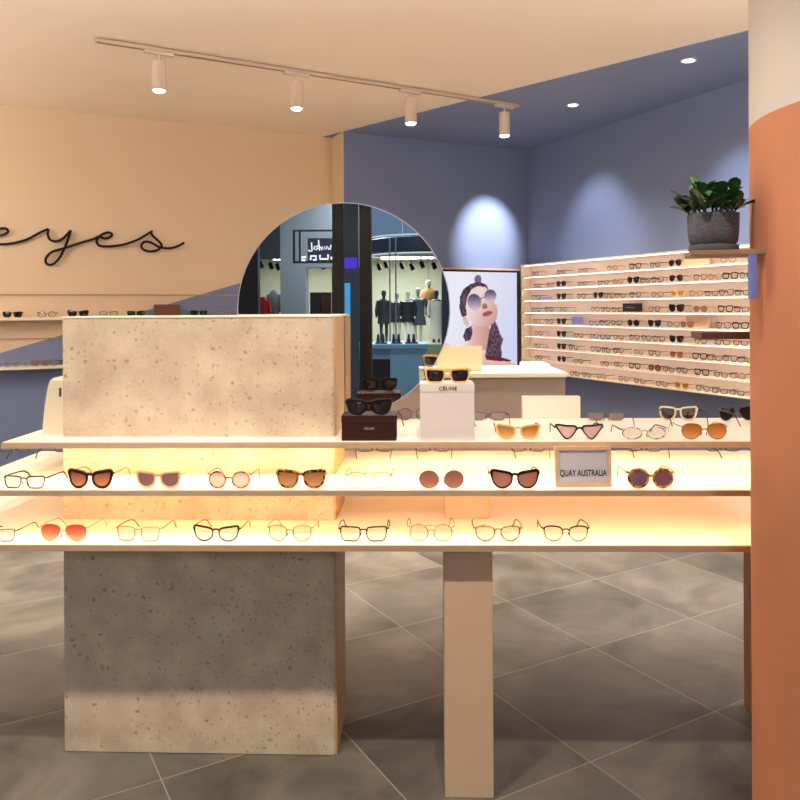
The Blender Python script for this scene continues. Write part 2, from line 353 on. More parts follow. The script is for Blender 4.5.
def glasses_parts(kind, w=.05, h=.042, gap=.016, t=.0022, ttop=None, depth=.0022, temple=.0022, dbl=False, hinge=.32, tl=.135):
    """returns bmesh of front, lens left/right, temple left/right; lens bottoms on z=0, face towards -y, temples along +y"""
    pr = outline(kind, w, h); ttop = ttop or t
    t *= 1.35; ttop *= 1.3; temple *= 1.1
    zmin = min(p[1] for p in pr) - t
    cx = gap/2 + w/2
    front = bmesh.new(); out = []
    for sgn in (1, -1):
        wrap = lambda x: .0035*(abs(x)/.06)**2
        pts = [Vector((sgn*(cx+x), wrap(cx+x), z-zmin)) for x, z in pr]
        rr = [t + (ttop-t)*max(0, min(1, (z-h*.08)/(h*.25))) for x, z in pr]
        add_tube(front, pts, rr, 6, True, depth)
        lb = bmesh.new()
        for oy in (-.0004, .0006):
            c = lb.verts.new((sgn*cx, oy+wrap(cx)-.0018, -zmin)); ring = [lb.verts.new((p.x, p.y+oy, p.z)) for p in pts]
            mid = [lb.verts.new((sgn*cx+(p.x-sgn*cx)*.55, p.y*.5+wrap(cx)*.5+oy-.0013, -zmin+(p.z+zmin)*.55)) for p in pts]
            n = len(ring)
            for i in range(n):
                lb.faces.new((mid[i], mid[(i+1) % n], c)); lb.faces.new((ring[i], ring[(i+1) % n], mid[(i+1) % n], mid[i]))
        out.append(lb)
    # bridge
    zb = -zmin + h*(.24 if ttop > .0017 else .16)
    if kind in ('round', 'aviator', 'drop'): zb = -zmin + h*.10
    bpts = [Vector((-gap/2-.001, 0, zb-.001)), Vector((-gap*.25, -.0012, zb+.0025)), Vector((gap*.25, -.0012, zb+.0025)), Vector((gap/2+.001, 0, zb-.001))]
    add_tube(front, bpts, max(t, ttop*.9), 6, False, depth)
    if dbl:
        zt = -zmin + h*.42
        add_tube(front, [Vector((-gap/2-.009, 0, zt)), Vector((0, -.001, zt+.001)), Vector((gap/2+.009, 0, zt))], t, 6, False, depth)
    xo = cx + w/2; zh = -zmin + h*hinge
    for sgn in (1, -1):        # end pieces
        add_tube(front, [Vector((sgn*(xo-.001), .003, zh)), Vector((sgn*(xo+.004), .0045, zh+.0005)), Vector((sgn*(xo+.0055), .009, zh))], max(t, temple)*.9, 6, False, max(depth, temple))
    # nose pads
    for sgn in ((1, -1) if t < .0019 else ()):
        add_tube(front, [Vector((sgn*gap*.42, .002, zb-.008)), Vector((sgn*gap*.5, .006, zb-.013)), Vector((sgn*gap*.62, .006, zb-.018))], .0014, 5)
    temples = []
    for sgn in (1, -1):
        b = bmesh.new(); x = sgn*(xo+.0055)
        pts = [Vector((x, .008, zh)), Vector((x+sgn*.002, .04, zh+.001)), Vector((x, .075, zh)), Vector((x-sgn*.003, .098, zh-.002)), Vector((x-sgn*.005, .113, zh-.010)),
               Vector((x-sgn*.007, .126, max(.002, zh-.024))), Vector((x-sgn*.009, tl, .0018))]
        add_tube(b, pts, [temple*1.3, temple, temple*.9, temple*.95, temple*1.1, temple*1.2, temple], 6, False, temple*.6, up=Vector((1, 0, 0)))
        temples.append(b)
    return front, out, temples
GN = 0
def glasses(name, label, cat, loc, rotz, fm, lm, tm=None, group=None, **kw):
    front, ls, ts = glasses_parts(**kw)
    r = thing(name, label, cat, loc, rotz, group)
    obj('frame_front', front, fm, r, True)
    for l in ls: obj('lens', l, lm, r, True)
    for t in ts: obj('temple', t, tm or fm, r, True)
    return r

clear = lens_mat('clear_lens', (250, 250, 248), .03)
M = dict(
    black=mat('black_acetate', (12, 9, 10), .4, spec=.25), dark=mat('dark_metal', (38, 32, 28), .4, .3), olive=mat('olive_acetate', (52, 50, 32), .4, spec=.3),
    gold=mat('gold_metal', (128, 92, 42), .35, .5), rose=mat('rose_gold', (140, 88, 74), .35, .4), silver=mat('silver_metal', (84, 83, 80), .4, .4),
    maroon=mat('maroon_acetate', (52, 12, 16), .35, spec=.3), tan=mat('tan_acetate', (140, 108, 66), .35), pale=mat('pale_clear_acetate', (150, 142, 122), .3),
    champagne=mat('champagne_acetate', (222, 180, 118), .2), white=mat('white_acetate', (236, 228, 218), .3), green=mat('pale_green_acetate', (128, 136, 96), .3),
    tort=tortoise('tortoise_brown', (52, 24, 16), (176, 112, 52), 90, .5), tort2=tortoise('tortoise_amber', (84, 34, 24), (214, 146, 70), 70, .5), tortw=tortoise('tortoise_pale', (66, 48, 40), (214, 200, 180), 70, .5),
    gtort=tortoise('tortoise_green', (44, 40, 28), (150, 138, 90), 90, .52))
L_brown = lens_mat('brown_gradient_lens', (150, 84, 58), .55, (232, 178, 140))
L_orange = lens_mat('orange_gradient_lens', (226, 98, 52), .5, (255, 214, 176))
L_mauve = lens_mat('mauve_lens', (160, 118, 124), .65)
L_pink = lens_mat('faint_pink_lens', (240, 216, 216), .3)
L_gold = lens_mat('bronze_mirror_lens', (176, 120, 70), .7, (222, 178, 120))
L_rose = lens_mat('rose_brown_lens', (176, 118, 104), .65, (198, 146, 130))
L_violet = lens_mat('violet_lens', (138, 106, 128), .75)
L_amber = lens_mat('amber_gradient_lens', (196, 128, 52), .5, (246, 206, 136))
L_dark = lens_mat('dark_lens', (40, 26, 26), .8, gloss=.09)
L_grey = lens_mat('grey_lens', (196, 176, 178), .35)

def sit(px, py, z):
    """point on a level surface of height z seen at this pixel"""
    r = ray(px, py); k = (z-H)/r.z; return Vector((r.x*k, r.y*k, z))
R = math.radians
OPT, SUN = 'eyeglasses', 'sunglasses'
row_b = 'on the bottom shelf of the display table'
row_m = 'on the middle shelf of the display table'
row_t = 'on the table top'
tblg = [
 # px, basepy, z, yaw, kind kwargs, frame, lens, temple, name, label
 (-7, 541.5, ZB, 14, dict(kind='rect', w=.052, h=.034, t=.0010, depth=.0012, temple=.0014), 'dark', clear, 'olive', OPT, 'thin dark rectangular eyeglasses cut off by the picture edge, bottom shelf'),
 (63, 541.5, ZB, 16, dict(kind='aviator', w=.058, h=.046, gap=.013, t=.0006, depth=.0008, temple=.0008), 'gold', L_orange, None, SUN, 'orange gradient aviator sunglasses with thin gold wire '+row_b),
 (138, 541.5, ZB, 18, dict(kind='square', w=.051, h=.040, t=.0014), 'pale', clear, 'tan', OPT, 'clear square eyeglasses with tan temples '+row_b),
 (216, 541.5, ZB, 16, dict(kind='cateye', w=.053, h=.040, t=.0015, ttop=.0024), 'black', clear, 'tan', OPT, 'black cat-eye eyeglasses with tan temples '+row_b),
 (290, 541.5, ZB, 14, dict(kind='panto', w=.050, h=.043, t=.0013), 'green', clear, 'green', OPT, 'pale green translucent round eyeglasses '+row_b),
 (363.5, 541.5, ZB, 0, dict(kind='square', w=.055, h=.040, t=.0011, ttop=.0017), 'black', clear, None, OPT, 'thin black square eyeglasses in the middle of the bottom shelf'),
 (431, 541.5, ZB, 0, dict(kind='round', w=.050, h=.046, t=.0008, depth=.001, temple=.0013, dbl=True), 'gold', clear, 'olive', OPT, 'round thin gold eyeglasses with double bridge '+row_b),
 (498, 541.5, ZB, 0, dict(kind='panto', w=.052, h=.041, t=.0014, ttop=.0018), 'gtort', clear, 'gtort', OPT, 'green-brown tortoiseshell rounded eyeglasses '+row_b),
 (566, 541.5, ZB, 0, dict(kind='panto', w=.051, h=.041, t=.0010, ttop=.0017), 'black', clear, 'silver', OPT, 'black rounded eyeglasses with silver temples, rightmost on the bottom shelf'),
 (24, 488.5, ZM, 20, dict(kind='rect', w=.050, h=.034, t=.0012, ttop=.0018), 'olive', clear, 'olive', OPT, 'dark olive rectangular eyeglasses, leftmost whole pair on the middle shelf'),
 (90, 488.5, ZM, 16, dict(kind='cateye', w=.052, h=.046, t=.0028, ttop=.0042, depth=.003), 'maroon', L_brown, 'tan', SUN, 'dark maroon cat-eye sunglasses with brown gradient lenses '+row_m),
 (158, 488.5, ZM, 16, dict(kind='wayfarer', w=.052, h=.042, t=.0026, ttop=.0036), 'champagne', L_mauve, 'champagne', SUN, 'pale champagne square sunglasses with mauve lenses '+row_m),
 (229, 488.5, ZM, 10, dict(kind='round', w=.047, h=.044, gap=.019, t=.0018), 'tort', L_pink, 'rose', OPT, 'round dark tortoiseshell frame with faint pink lenses '+row_m),
 (301, 488.5, ZM, 6, dict(kind='wayfarer', w=.056, h=.046, gap=.017, t=.0026, ttop=.0038, depth=.003), 'tort', L_gold, 'champagne', SUN, 'tortoiseshell sunglasses with bronze mirror lenses '+row_m),
 (369, 488.5, ZM, 0, dict(kind='aviator', w=.052, h=.044, t=.0006, depth=.0009, temple=.0014, dbl=True), 'silver', clear, 'olive', OPT, 'nearly rimless silver aviator eyeglasses '+row_m),
 (441.5, 488.5, ZM, 0, dict(kind='round', w=.053, h=.048, gap=.016, t=.0010, depth=.0012, temple=.001), 'rose', L_rose, 'rose', SUN, 'round rose-gold sunglasses with pink-brown lenses '+row_m),
 (515, 488.5, ZM, 0, dict(kind='cateye', w=.056, h=.047, gap=.014, t=.0020, ttop=.0032, depth=.003), 'black', L_rose, 'black', SUN, 'black cat-eye sunglasses with pink lenses left of the framed sign'),
 (651, 488.5, ZM, 0, dict(kind='round', w=.053, h=.049, gap=.014, t=.0026, ttop=.0034, depth=.003), 'tort2', L_violet, 'gold', SUN, 'amber tortoiseshell round sunglasses with violet lenses, right of framed sign'),
 (518, 439.5, ZT, 10, dict(kind='cateye', w=.052, h=.040, t=.0022), 'champagne', L_amber, 'silver', SUN, 'pale framed cat-eye sunglasses with amber gradient lenses '+row_t),
 (579.5, 439.5, ZT, 0, dict(kind='vee', w=.059, h=.040, gap=.013, t=.0018, ttop=.0024), 'black', L_pink, 'black', OPT, 'black triangular cat-eye eyeglasses '+row_t),
 (644.5, 439.5, ZT, -8, dict(kind='oval', w=.055, h=.034, t=.0012), 'tortw', clear, 'silver', OPT, 'pale tortoiseshell narrow oval eyeglasses '+row_t),
 (704.5, 439.5, ZT, 0, dict(kind='drop', w=.056, h=.044, gap=.015, t=.0012, depth=.0012, temple=.001), 'gold', L_amber, None, SUN, 'gold teardrop sunglasses with amber lenses, rightmost on the table top front'),
]
for px, py, z, yaw, kw, fm, lm, tm, nm, lab in tblg:
    p = sit(px, py, z)
    glasses(nm, lab, nm, (p.x, p.y, z), -TR-R(yaw)*.22, M[fm], lm, M[tm or fm], **kw)
# pairs at the far edge, facing the other side
backg = [
 (678, 419.5, ZT, 176, dict(kind='wayfarer', w=.052, h=.043, t=.0024), 'white', L_dark, 'black', SUN, 'white framed sunglasses with black lenses at the far edge of the table top'),
 (737, 419.5, ZT, 184, dict(kind='aviator', w=.056, h=.046, gap=.014, t=.0012), 'silver', L_dark, 'silver', SUN, 'silver dark-lensed aviators at the far edge of the table top beside the column'),
 (606, 419.5, ZT, 180, dict(kind='rect', w=.052, h=.026, t=.0008), 'silver', L_grey, 'silver', SUN, 'low grey-lensed frame at the far edge of the table top right of the white box'),
 (488, 419.5, ZT, 180, dict(kind='rect', w=.050, h=.028, t=.0008), 'silver', L_grey, 'silver', SUN, 'small grey-lensed frame at the far edge of the table top left of the white box'),
 (414, 419.0, ZT, 186, dict(kind='round', w=.046, h=.040, t=.0008), 'silver', L_grey, 'dark', SUN, 'round wire frame between the brown box and the white gift box'),
]
for px, py, z, yaw, kw, fm, lm, tm, nm, lab in backg:
    p = sit(px, py+1, z); glasses(nm, lab, nm, (p.x, p.y, z), R(yaw), M[fm], lm, M[tm or fm], **kw)
for i, (px, lab, yaw) in enumerate(((374, 'behind the silver aviators', 180), (432, 'behind the rose-gold sunglasses', 180), (527, 'behind the black cat-eye sunglasses', 178), (643, 'behind the amber tortoiseshell sunglasses', 174), (722, 'near the column', 180),
                               (14, 'at its far left corner', 172), (70, 'behind the maroon sunglasses', 176))):
    p = sit(px, 452.8, ZM); p = tbl(p.x, 2.672, ZM); 
    glasses(OPT, 'dark wire eyeglasses at the back of the middle shelf, '+lab, OPT, (px_x := (px-400)/F*p.y, p.y, ZM), R(yaw), M['dark'], clear, M['dark'], 'eyeglasses turned away at the back of the middle shelf', kind='rect', w=.05, h=.030, t=.001, tl=.125)

# ------------------------------------------------------------------ boxes, sign and mirror on the table
p = sit(369, 441, ZT)
bb = thing('eyewear_box', 'dark brown eyewear box with black sunglasses on top, at the foot of the round mirror', 'box', (p.x, p.y+.002, ZT), -TR)
bm = bmesh.new(); add_box(bm, -.080, .080, 0, .10, 0, .052, None, .001); obj('box_base', bm, mat('brown_card', (52, 24, 18), .6, spec=.2), bb)
bm = bmesh.new(); add_box(bm, -.081, .081, -.001, .101, .0521, .074, None, .001); obj('lid', bm, mat('brown_card_lid', (54, 26, 20), .6, spec=.2), bb)
text_mesh('lettering', 'CELINE', .0085, mat('pale_print', (190, 170, 150), .5), bb, (0, -.0014, .036), ext=.0003, spacing=1.1, off=.0001)
for (dx, dy, yaw, lab) in ((.0, .008, 4, 'black glossy sunglasses lying on the dark brown box'),):
    q = bb.matrix_basis @ Vector((dx, dy, .0741))
    glasses(SUN, lab, SUN, (q.x, q.y, ZT+.0743), R(yaw)-TR, M['black'], L_dark, M['black'], kind='wayfarer', w=.054, h=.040, t=.003, ttop=.004, depth=.003, tl=.088 if 0 else .085)
p = sit(447.5, 441, ZT)
wb = thing('gift_box', 'pale grey upright gift box with gold sunglasses on top', 'box', (p.x, p.y+.002, ZT), -TR)
bm = bmesh.new(); add_box(bm, -.079, .079, 0, .11, 0, .142, None, .001); obj('box_base', bm, mat('pale_card', (214, 206, 204), .6), wb)
bm = bmesh.new(); add_box(bm, -.0797, .0797, -.0008, .1108, .1421, .166, None, .001); obj('lid', bm, mat('pale_card_lid', (218, 210, 207), .6), wb)
text_mesh('lettering', 'CÉLINE', .0145, mat('black_print', (20, 18, 18), .5), wb, (.002, -.0013, .152), ext=.0003, spacing=1.15, off=.0004)
q = wb.matrix_basis @ Vector((.002, .02, 0))
glasses(SUN, 'gold rimmed sunglasses with brow bars on the pale grey gift box', SUN, (q.x, q.y, ZT+.1662), R(2)-TR, M['champagne'], L_dark, M['gold'], kind='square', w=.055, h=.040, gap=.016, t=.0020, ttop=.0034, dbl=True, tl=.085)
p = sit(551.5, 419, ZT)
box('white_box', -.1, .1, 0, .03, 0, .078, mat('white_card', (244, 234, 220), .5), None, Matrix.Translation((p.x, p.y, ZT)) @ Matrix.Rotation(-TR, 4, 'Z'), .001)
tag(bpy.data.objects['white_box'], 'plain white low box standing at the far edge of the table top', 'box')
# cream bag left of the block
p = sit(55, 434, ZT)
bm = bmesh.new()
prof = [(0, 0, .062), (.03, 0, .061), (.09, .002, .056), (.145, .003, .048), (.168, .004, .042), (.176, .006, .034)]
rings = []
for z, dy, hw in prof:
    rings.append([bm.verts.new((.036-hw*.58*(1-x), dy+y*(.05 if z < .17 else .044), z)) for x, y in ((-1, -.5), (-.92, -1), (.92, -1), (1, -.5), (1, .5), (.92, 1), (-.92, 1), (-1, .5))])
for A, B in zip(rings[:-1], rings[1:]):
    for kx in range(8): bm.faces.new((A[kx], A[(kx+1) % 8], B[(kx+1) % 8], B[kx]))
bm.faces.new(rings[0]); bm.faces.new(rings[-1])
sp = thing('display_stand', 'cream tapered stand half hidden by the left edge of the terrazzo block', 'display stand', (-1.080, 2.43, ZT))
obj('body', bm, mat('cream_plastic', (214, 200, 174), .5), sp, False)
bm = bmesh.new(); add_box(bm, .018, .026, -.0475, -.0455, .085, .145); obj('slot', bm, mat('dark_slot', (70, 60, 50), .6), sp)['label'] = 'dark slot'

# framed brand sign on the middle shelf
p = sit(584, 487, ZM)
fs = thing('sign_frame', 'small pale wood picture frame reading QUAY AUSTRALIA on the middle shelf', 'framed sign', (p.x, p.y, ZM), -TR+R(2))
fs.rotation_euler = (R(-4), 0, -TR+R(2))
fw, fh, fb = .157, .112, .012
bm = bmesh.new()
for a in ((-fw/2, fw/2, 0, .014, .0, fb), (-fw/2, fw/2, 0, .014, fh-fb, fh), (-fw/2, -fw/2+fb, 0, .014, fb, fh-fb), (fw/2-fb, fw/2, 0, .014, fb, fh-fb)): add_box(bm, *a, None, .0012)
obj('frame', bm, mat('frame_wood', (206, 176, 146), .5, vary=.08, vscale=40), fs)
bm = bmesh.new(); add_box(bm, -fw/2+fb, fw/2-fb, .005, .012, fb, fh-fb); obj('backing', bm, mat('grey_paper', (196, 192, 202), .6), fs)
text_mesh('lettering', 'QUAY AUSTRALIA', .0245, mat('black_print', (20, 18, 18), .5), fs, (0, .0046, .037), sx=.655, ext=.0003, off=.0005)

# round mirror
MY = 2.585; mc = at(343.5, 309, MY); MRAD = 106.5/F*MY
mt = thing('round_mirror', 'large round mirror standing behind the terrazzo block', 'mirror', (mc.x, MY, mc.z), -TR)
Mx = Matrix.Rotation(PI/2, 4, 'X')
bm = bmesh.new(); add_lathe(bm, [(0, -.001), (MRAD-.003, -.001), (MRAD-.003, .002), (0, .002)], 128, M=Mx)
mm = mat('mirror_glass', (235, 240, 242), .0, 1.0); obj('mirror_glass', bm, mm, mt, True)
bm = bmesh.new(); add_lathe(bm, [(MRAD-.003, -.0112), (MRAD, -.0112), (MRAD, .0035), (MRAD-.0029, .0035), (MRAD-.0029, -.0112)], 128, M=Mx)
obj('rim', bm, mat('silver_rim', (210, 206, 200), .3, .8), mt, True)
bm = bmesh.new(); add_lathe(bm, [(0, -.0112), (MRAD-.003, -.0112), (MRAD-.003, -.0012), (0, -.0012)], 128, M=Mx); obj('backing_plate', bm, mat('dark_backing', (60, 56, 54), .7), mt, True)
bm = bmesh.new(); add_box(bm, -.05, .05, -.004, .05, -(mc.z-ZT), -MRAD+.012, None, .001); obj('foot', bm, m_white, mt)
mp0 = Vector((mc.x, MY-.002, mc.z)); mn_ = (Matrix.Rotation(-TR, 3, 'Z') @ Vector((0, -1, 0)))
def refl(p): return p - mn_*2*((p-mp0).dot(mn_))
def mat_(px, py, D): return refl(at(px, py, D))
def vbm(bm, px0, px1, z0, z1, D, th=.08, py=False):
    """box standing at its true place, found from where the mirror shows it"""
    if py: z0, z1 = at(350, z0, D).z, at(350, z1, D).z
    vs = []
    for px in (px0, px1):
        x = (px-400)/F*D
        for d in (0, th):
            for z in (z0, z1): vs.append(bm.verts.new(refl(Vector((x, D+d, z)))))
    for f in [(0, 1, 3, 2), (4, 6, 7, 5), (0, 4, 5, 1), (2, 3, 7, 6), (0, 2, 6, 4), (1, 5, 7, 3)]: bm.faces.new([vs[i] for i in f])
def vbox(name, px0, px1, z0, z1, D, m, th=.08, parent=None, py=False):
    bm = bmesh.new(); vbm(bm, px0, px1, z0, z1, D, th, py); return obj(name, bm, m, parent)

# ------------------------------------------------------------------ plant and shelves on the column
a20 = R(-14); SD = Vector((math.cos(a20), math.sin(a20), 0)); SN = Vector((-math.sin(a20), math.cos(a20), 0))
def trim_ledge(name, p0, dirx, diry, lx, ly, z0, z1, m, label):
    Mx_ = frame_matrix(Vector((p0[0], p0[1], 0)), dirx, diry); bm = bmesh.new(); add_box(bm, 0, lx, 0, ly, z0, z1, Mx_, .001)
    return tag(obj(name, bm, m), label, 'shelf')
ZS = H + 57.5/F*1.60
trim_ledge('column_shelf', (.622, 1.635), SD, SN, .170, .118, ZS-.011, ZS, mat('tan_brown_wood', (150, 112, 84), .5, vary=.08, vscale=30), 'brown ledge on the column carrying the potted plant')
z2 = H - 26/F*1.8
trim_ledge('column_shelf', (.708, 1.80), Vector((math.cos(R(-6)), math.sin(R(-6)), 0)), Vector((math.sin(R(6)), math.cos(R(6)), 0)), .30, .09, z2-.016, z2, m_darkwood, 'short dark brown ledge on the column below the plant ledge')
bm = bmesh.new(); add_box(bm, .731, .743, 1.592, 1.61, ZS-.012-.092, ZS-.0122, None, .001)
tag(obj('light_bar', bm, mat('periwinkle_plastic', (118, 130, 205), .4)), 'slim blue upright strip on the column under the plant ledge', 'light bar')
pc = Vector((.621, 1.635, 0)) + SD*.054 + SN*.062; PR = .054
pl = thing('potted_succulent', 'green thick-leaved plant in a dark grey textured pot on the column ledge', 'plant', (pc.x, pc.y, ZS))
bm = bmesh.new(); add_lathe(bm, [(0, 0), (PR*.93, 0), (PR*.97, .004), (PR*.97, .013), (PR*.88, .014), (0, .014)], 48)
obj('saucer', bm, mat('dark_grey_clay', (88, 88, 96), .7, bump=.4, bscale=300), pl, True)
bm = bmesh.new(); add_lathe(bm, [(0, .0142), (PR*.84, .0142), (PR*.93, .022), (PR*.98, .045), (PR, .082), (PR*.93, .082), (PR*.9, .070), (0, .070)], 64)
obj('pot', bm, mat('textured_clay', (84, 84, 92), .75, bump=1.0, bscale=260, vary=.3, vscale=220), pl, True)
bm = bmesh.new(); add_lathe(bm, [(0, .0702), (PR*.88, .0702), (0, .076)], 24); obj('soil', bm, mat('soil', (40, 30, 24), .95), pl)
bm = bmesh.new(); rnd = random.Random(5)
def leaf(bm, base, d, L, w, curl):
    d = d.normalized(); side = d.cross(Vector((0, 0, 1)))
    if side.length < .05: side = Vector((1, 0, 0))
    side.normalize(); up = side.cross(d).normalized(); prev = None; n = 7
    for i in range(n+1):
        t = i/n; wd = w*(math.sin(PI*min(1, t**1.7*.97+.012)))**.6+.0006; c = base + d*L*t + up*curl*L*t*t
        th = .0016*(1-t*.5)
        ring = [bm.verts.new(c+side*wd+up*wd*.25), bm.verts.new(c+up*th), bm.verts.new(c-side*wd+up*wd*.25), bm.verts.new(c-up*th)]
        if prev:
            for k_ in range(4): bm.faces.new((prev[k_], prev[(k_+1) % 4], ring[(k_+1) % 4], ring[k_]))
        else: bm.faces.new(ring)
        prev = ring
    bm.faces.new(prev[::-1])
stems = []
for i in range(15):
    a = i*2.4+.3; r0 = .006+.030*math.sqrt(i/15); b0 = Vector((r0*math.cos(a), r0*math.sin(a), .074))
    top = b0 + Vector((math.cos(a)*r0*.9, math.sin(a)*r0*.9, .016+.042*(1-i/17)+.008*rnd.random())); stems.append((b0, top))
    for j in range(7):
        az = a + j*PI*2/7*1.0 + rnd.random()*.6; el = rnd.choice((.15, .35, .6, .9)) + rnd.random()*.2
        d = Vector((math.cos(az)*math.cos(el), math.sin(az)*math.cos(el), math.sin(el)))
        leaf(bm, b0.lerp(top, .35+.65*rnd.random()), d, .034+.012*rnd.random(), .0105+.003*rnd.random(), -.12+.2*rnd.random())
obj('leaves', bm, mat('leaf_green', (44, 84, 40), .4, vary=.35, vscale=60), pl, True)
bm = bmesh.new()
for a, b in stems: add_tube(bm, [a, b], .0025, 6)
obj('stems', bm, mat('stem_green', (70, 80, 40), .6), pl)

# ------------------------------------------------------------------ wall lettering 'eyes'
def px_wall(px, py, off): return onplane(px, py, PL + V*off, V)
def smooth_curve(pts, m=6):
    out = []; n = len(pts)
    for i in range(n-1):
        p0 = pts[max(i-1, 0)]; p1 = pts[i]; p2 = pts[i+1]; p3 = pts[min(i+2, n-1)]
        for k_ in range(m):
            t = k_/m; out.append(.5*((2*p1)+(p2-p0)*t+(2*p0-5*p1+4*p2-p3)*t*t+(3*p1-p0-3*p2+p3)*t**3))
    return out + [pts[-1]]
st1 = [(-14, 239), (-6, 236), (2, 235), (7.2, 232.8), (8, 231), (6.5, 228.8), (2.5, 228.3), (-4, 230), (-9, 235), (-8, 241), (-2, 243.8), (6, 244), (16, 242.6), (28, 239), (40, 232.5), (48.5, 228.8)]
st2 = [(48.5, 228.8), (47.8, 234), (50, 239.5), (56, 241.4), (62, 239.2), (67, 234.5), (70.8, 230.3)]
st3 = [(70.8, 230.3), (68.5, 238), (65, 247), (60, 257), (54.5, 263.2), (49, 264.8), (45.7, 262), (46.5, 257.6), (52, 252), (64, 248.2), (80, 243), (93, 239.2), (99, 236.5), (104, 238.2), (108, 238.0), (111.6, 235.8), (111.8, 233.8), (108.5, 232.3), (103, 234), (98.8, 237.2), (96.8, 240.8), (98, 244.4), (102, 246.2), (112, 246.2), (124, 244.4), (136, 240.4), (146, 235), (152.5, 231)]
st4 = [(150.8, 232.2), (153, 236), (158, 240.5), (161.2, 244), (161, 247), (157, 250.2), (150, 251.4), (144, 249.8), (141.4, 246.4), (143.2, 242.6), (147.5, 241.6), (152, 243), (158, 246.5), (164, 248), (171, 248), (178, 246), (184.3, 242.5)]
sg = thing('wall_lettering', 'dark brown script lettering spelling eyes on the beige wall', 'lettering', PL)
for nm, sts in (('letter_stroke', (st1, st2, st3, st4)),):
    for s_ in sts:
        pts = smooth_curve([px_wall(a, b, .028)-PL for a, b in s_]); bm = bmesh.new(); add_tube(bm, pts, .0095, 8, False, .008, up=V); obj(nm, bm, mat('dark_brown_metal', (22, 8, 8), .6, spec=.2), sg, True)
bm = bmesh.new()
for (a, b) in ((20, 241.7), (60, 257), (124, 244.4), (150, 251.4)):
    q = px_wall(a, b, 0)-PL; add_tube(bm, [q, q+V*.028], .004, 6)
obj('standoff', bm, mat('dark_brown_metal', (22, 8, 8), .6, spec=.2), sg)

# ------------------------------------------------------------------ left wall shelves
zu = onplane(100, 316.8, PL+V*.16, V).z; zl = onplane(30, 366.5, PL+V*.16, V).z; zr1 = onplane(100, 294.3, PL, V).z; zr2 = onplane(30, 338, PL, V).z
m_cream = mat('cream_shelf', (246, 228, 202), .5)
for z, zr, lab in ((zu, zr1, 'upper pale wall shelf on the left beige wall below the lettering'), (zl, zr2, 'lower pale wall shelf on the left wall, seen left of the terrazzo block')):
    w_ = thing('wall_shelf', lab, 'shelf', PL)
    Mo = frame_matrix(Vector((0, 0, 0)), -W, V)
    bm = bmesh.new(); add_box(bm, .25, 4.2, 0.0005, .16, z-.022, z, Mo, .001); obj('board', bm, m_cream, w_)
    bm = bmesh.new(); add_box(bm, .0, 4.2, 0.0005, .012, zr-.008, zr, Mo); obj('rail', bm, mat('rail_tan', (190, 150, 120), .5), w_)['label'] = 'thin tan rail'
def small_glasses(kind, fm, lm, w=.05, h=.04, t=.0022, gap=.018, tl=.135, **kw):
    front, ls, ts = glasses_parts(kind=kind, w=w, h=h, t=t, gap=gap, tl=tl, **kw)
    for b_ in ls: pass
    big = bmesh.new()
    def merge(src, mi):
        for f in src.faces: f.material_index = mi
        me = bpy.data.meshes.new('tmp'); src.to_mesh(me); src.free(); big.from_mesh(me); bpy.data.meshes.remove(me)
    merge(front, 0); [merge(l, 1) for l in ls]; [merge(x, 0) for x in ts]
    return mesh(big, 'eyewear', [fm, lm], True)
def wallpt(px, MF, off, z):
    p0 = MF @ Vector((0, off, 0)); n = Vector((MF[0][1], MF[1][1], 0)); q = onplane(px, HY, p0, n); return Vector((q.x, q.y, z))
angL = math.atan2(W.y, W.x)
for px, z, kind, fm, lm, s_, nm, lab in (
  (12.5, zu, 'rect', M['black'], L_dark, 1, SUN, 'small black sunglasses, leftmost on the upper left wall shelf'),
  (47, zu, 'round', M['dark'], clear, 1, OPT, 'round wire eyeglasses on the upper left wall shelf'),
  (78, zu, 'cateye', M['black'], L_dark, 1.15, SUN, 'big dark cat-eye sunglasses on the upper left wall shelf'),
  (108.5, zu, 'cateye', M['dark'], clear, 1, OPT, 'thin cat-eye eyeglasses on the upper left wall shelf'),
  (136, zu, 'rect', M['black'], L_dark, 1, SUN, 'dark sunglasses on the upper left wall shelf just left of the brown case'),
  (199, zu, 'rect', M['black'], L_dark, 1, SUN, 'black sunglasses on the upper left wall shelf right of the brown case'),
  (226, zu, 'rect', M['tort'], clear, 1, OPT, 'brown frame on the upper left wall shelf next to the round mirror'),
  (2, zl, 'rect', M['pale'], clear, 1, OPT, 'pale frame leftmost on the lower left wall shelf'),
  (21, zl, 'round', M['pale'], clear, 1, OPT, 'pale round frame second from left on the lower left wall shelf'),
  (40, zl, 'rect', M['rose'], L_grey, 1, OPT, 'rosy frame on the lower left wall shelf left of the block'),
  (59.5, zl, 'rect', M['dark'], clear, 1, OPT, 'dark frame on the lower left wall shelf touching the view of the block')):
    q = wallpt(px, ML, .11, z); th_ = .0024 if nm == SUN else .0014
    o = obj(nm, small_glasses(kind, fm, lm, .052*s_, .04*s_, th_, tl=.07), None) if 0 else None
    o = bpy.data.objects.new(nm, small_glasses(kind, fm, lm, .054*s_, .040*s_, th_, tl=.09)); COL.objects.link(o); o.location = q; o.rotation_euler = (0, 0, angL+ R(-6)); tag(o, lab, nm)
q = wallpt(167, ML, .10, zu)
bm = bmesh.new(); add_box(bm, -.10, .10, -.03, .03, 0, .095, None, .003); o = obj('eyewear_case', bm, mat('brown_leather', (104, 58, 44), .5)); o.location = q; o.rotation_euler = (0, 0, angL)
tag(o, 'dark brown case standing on the upper left wall shelf', 'case')

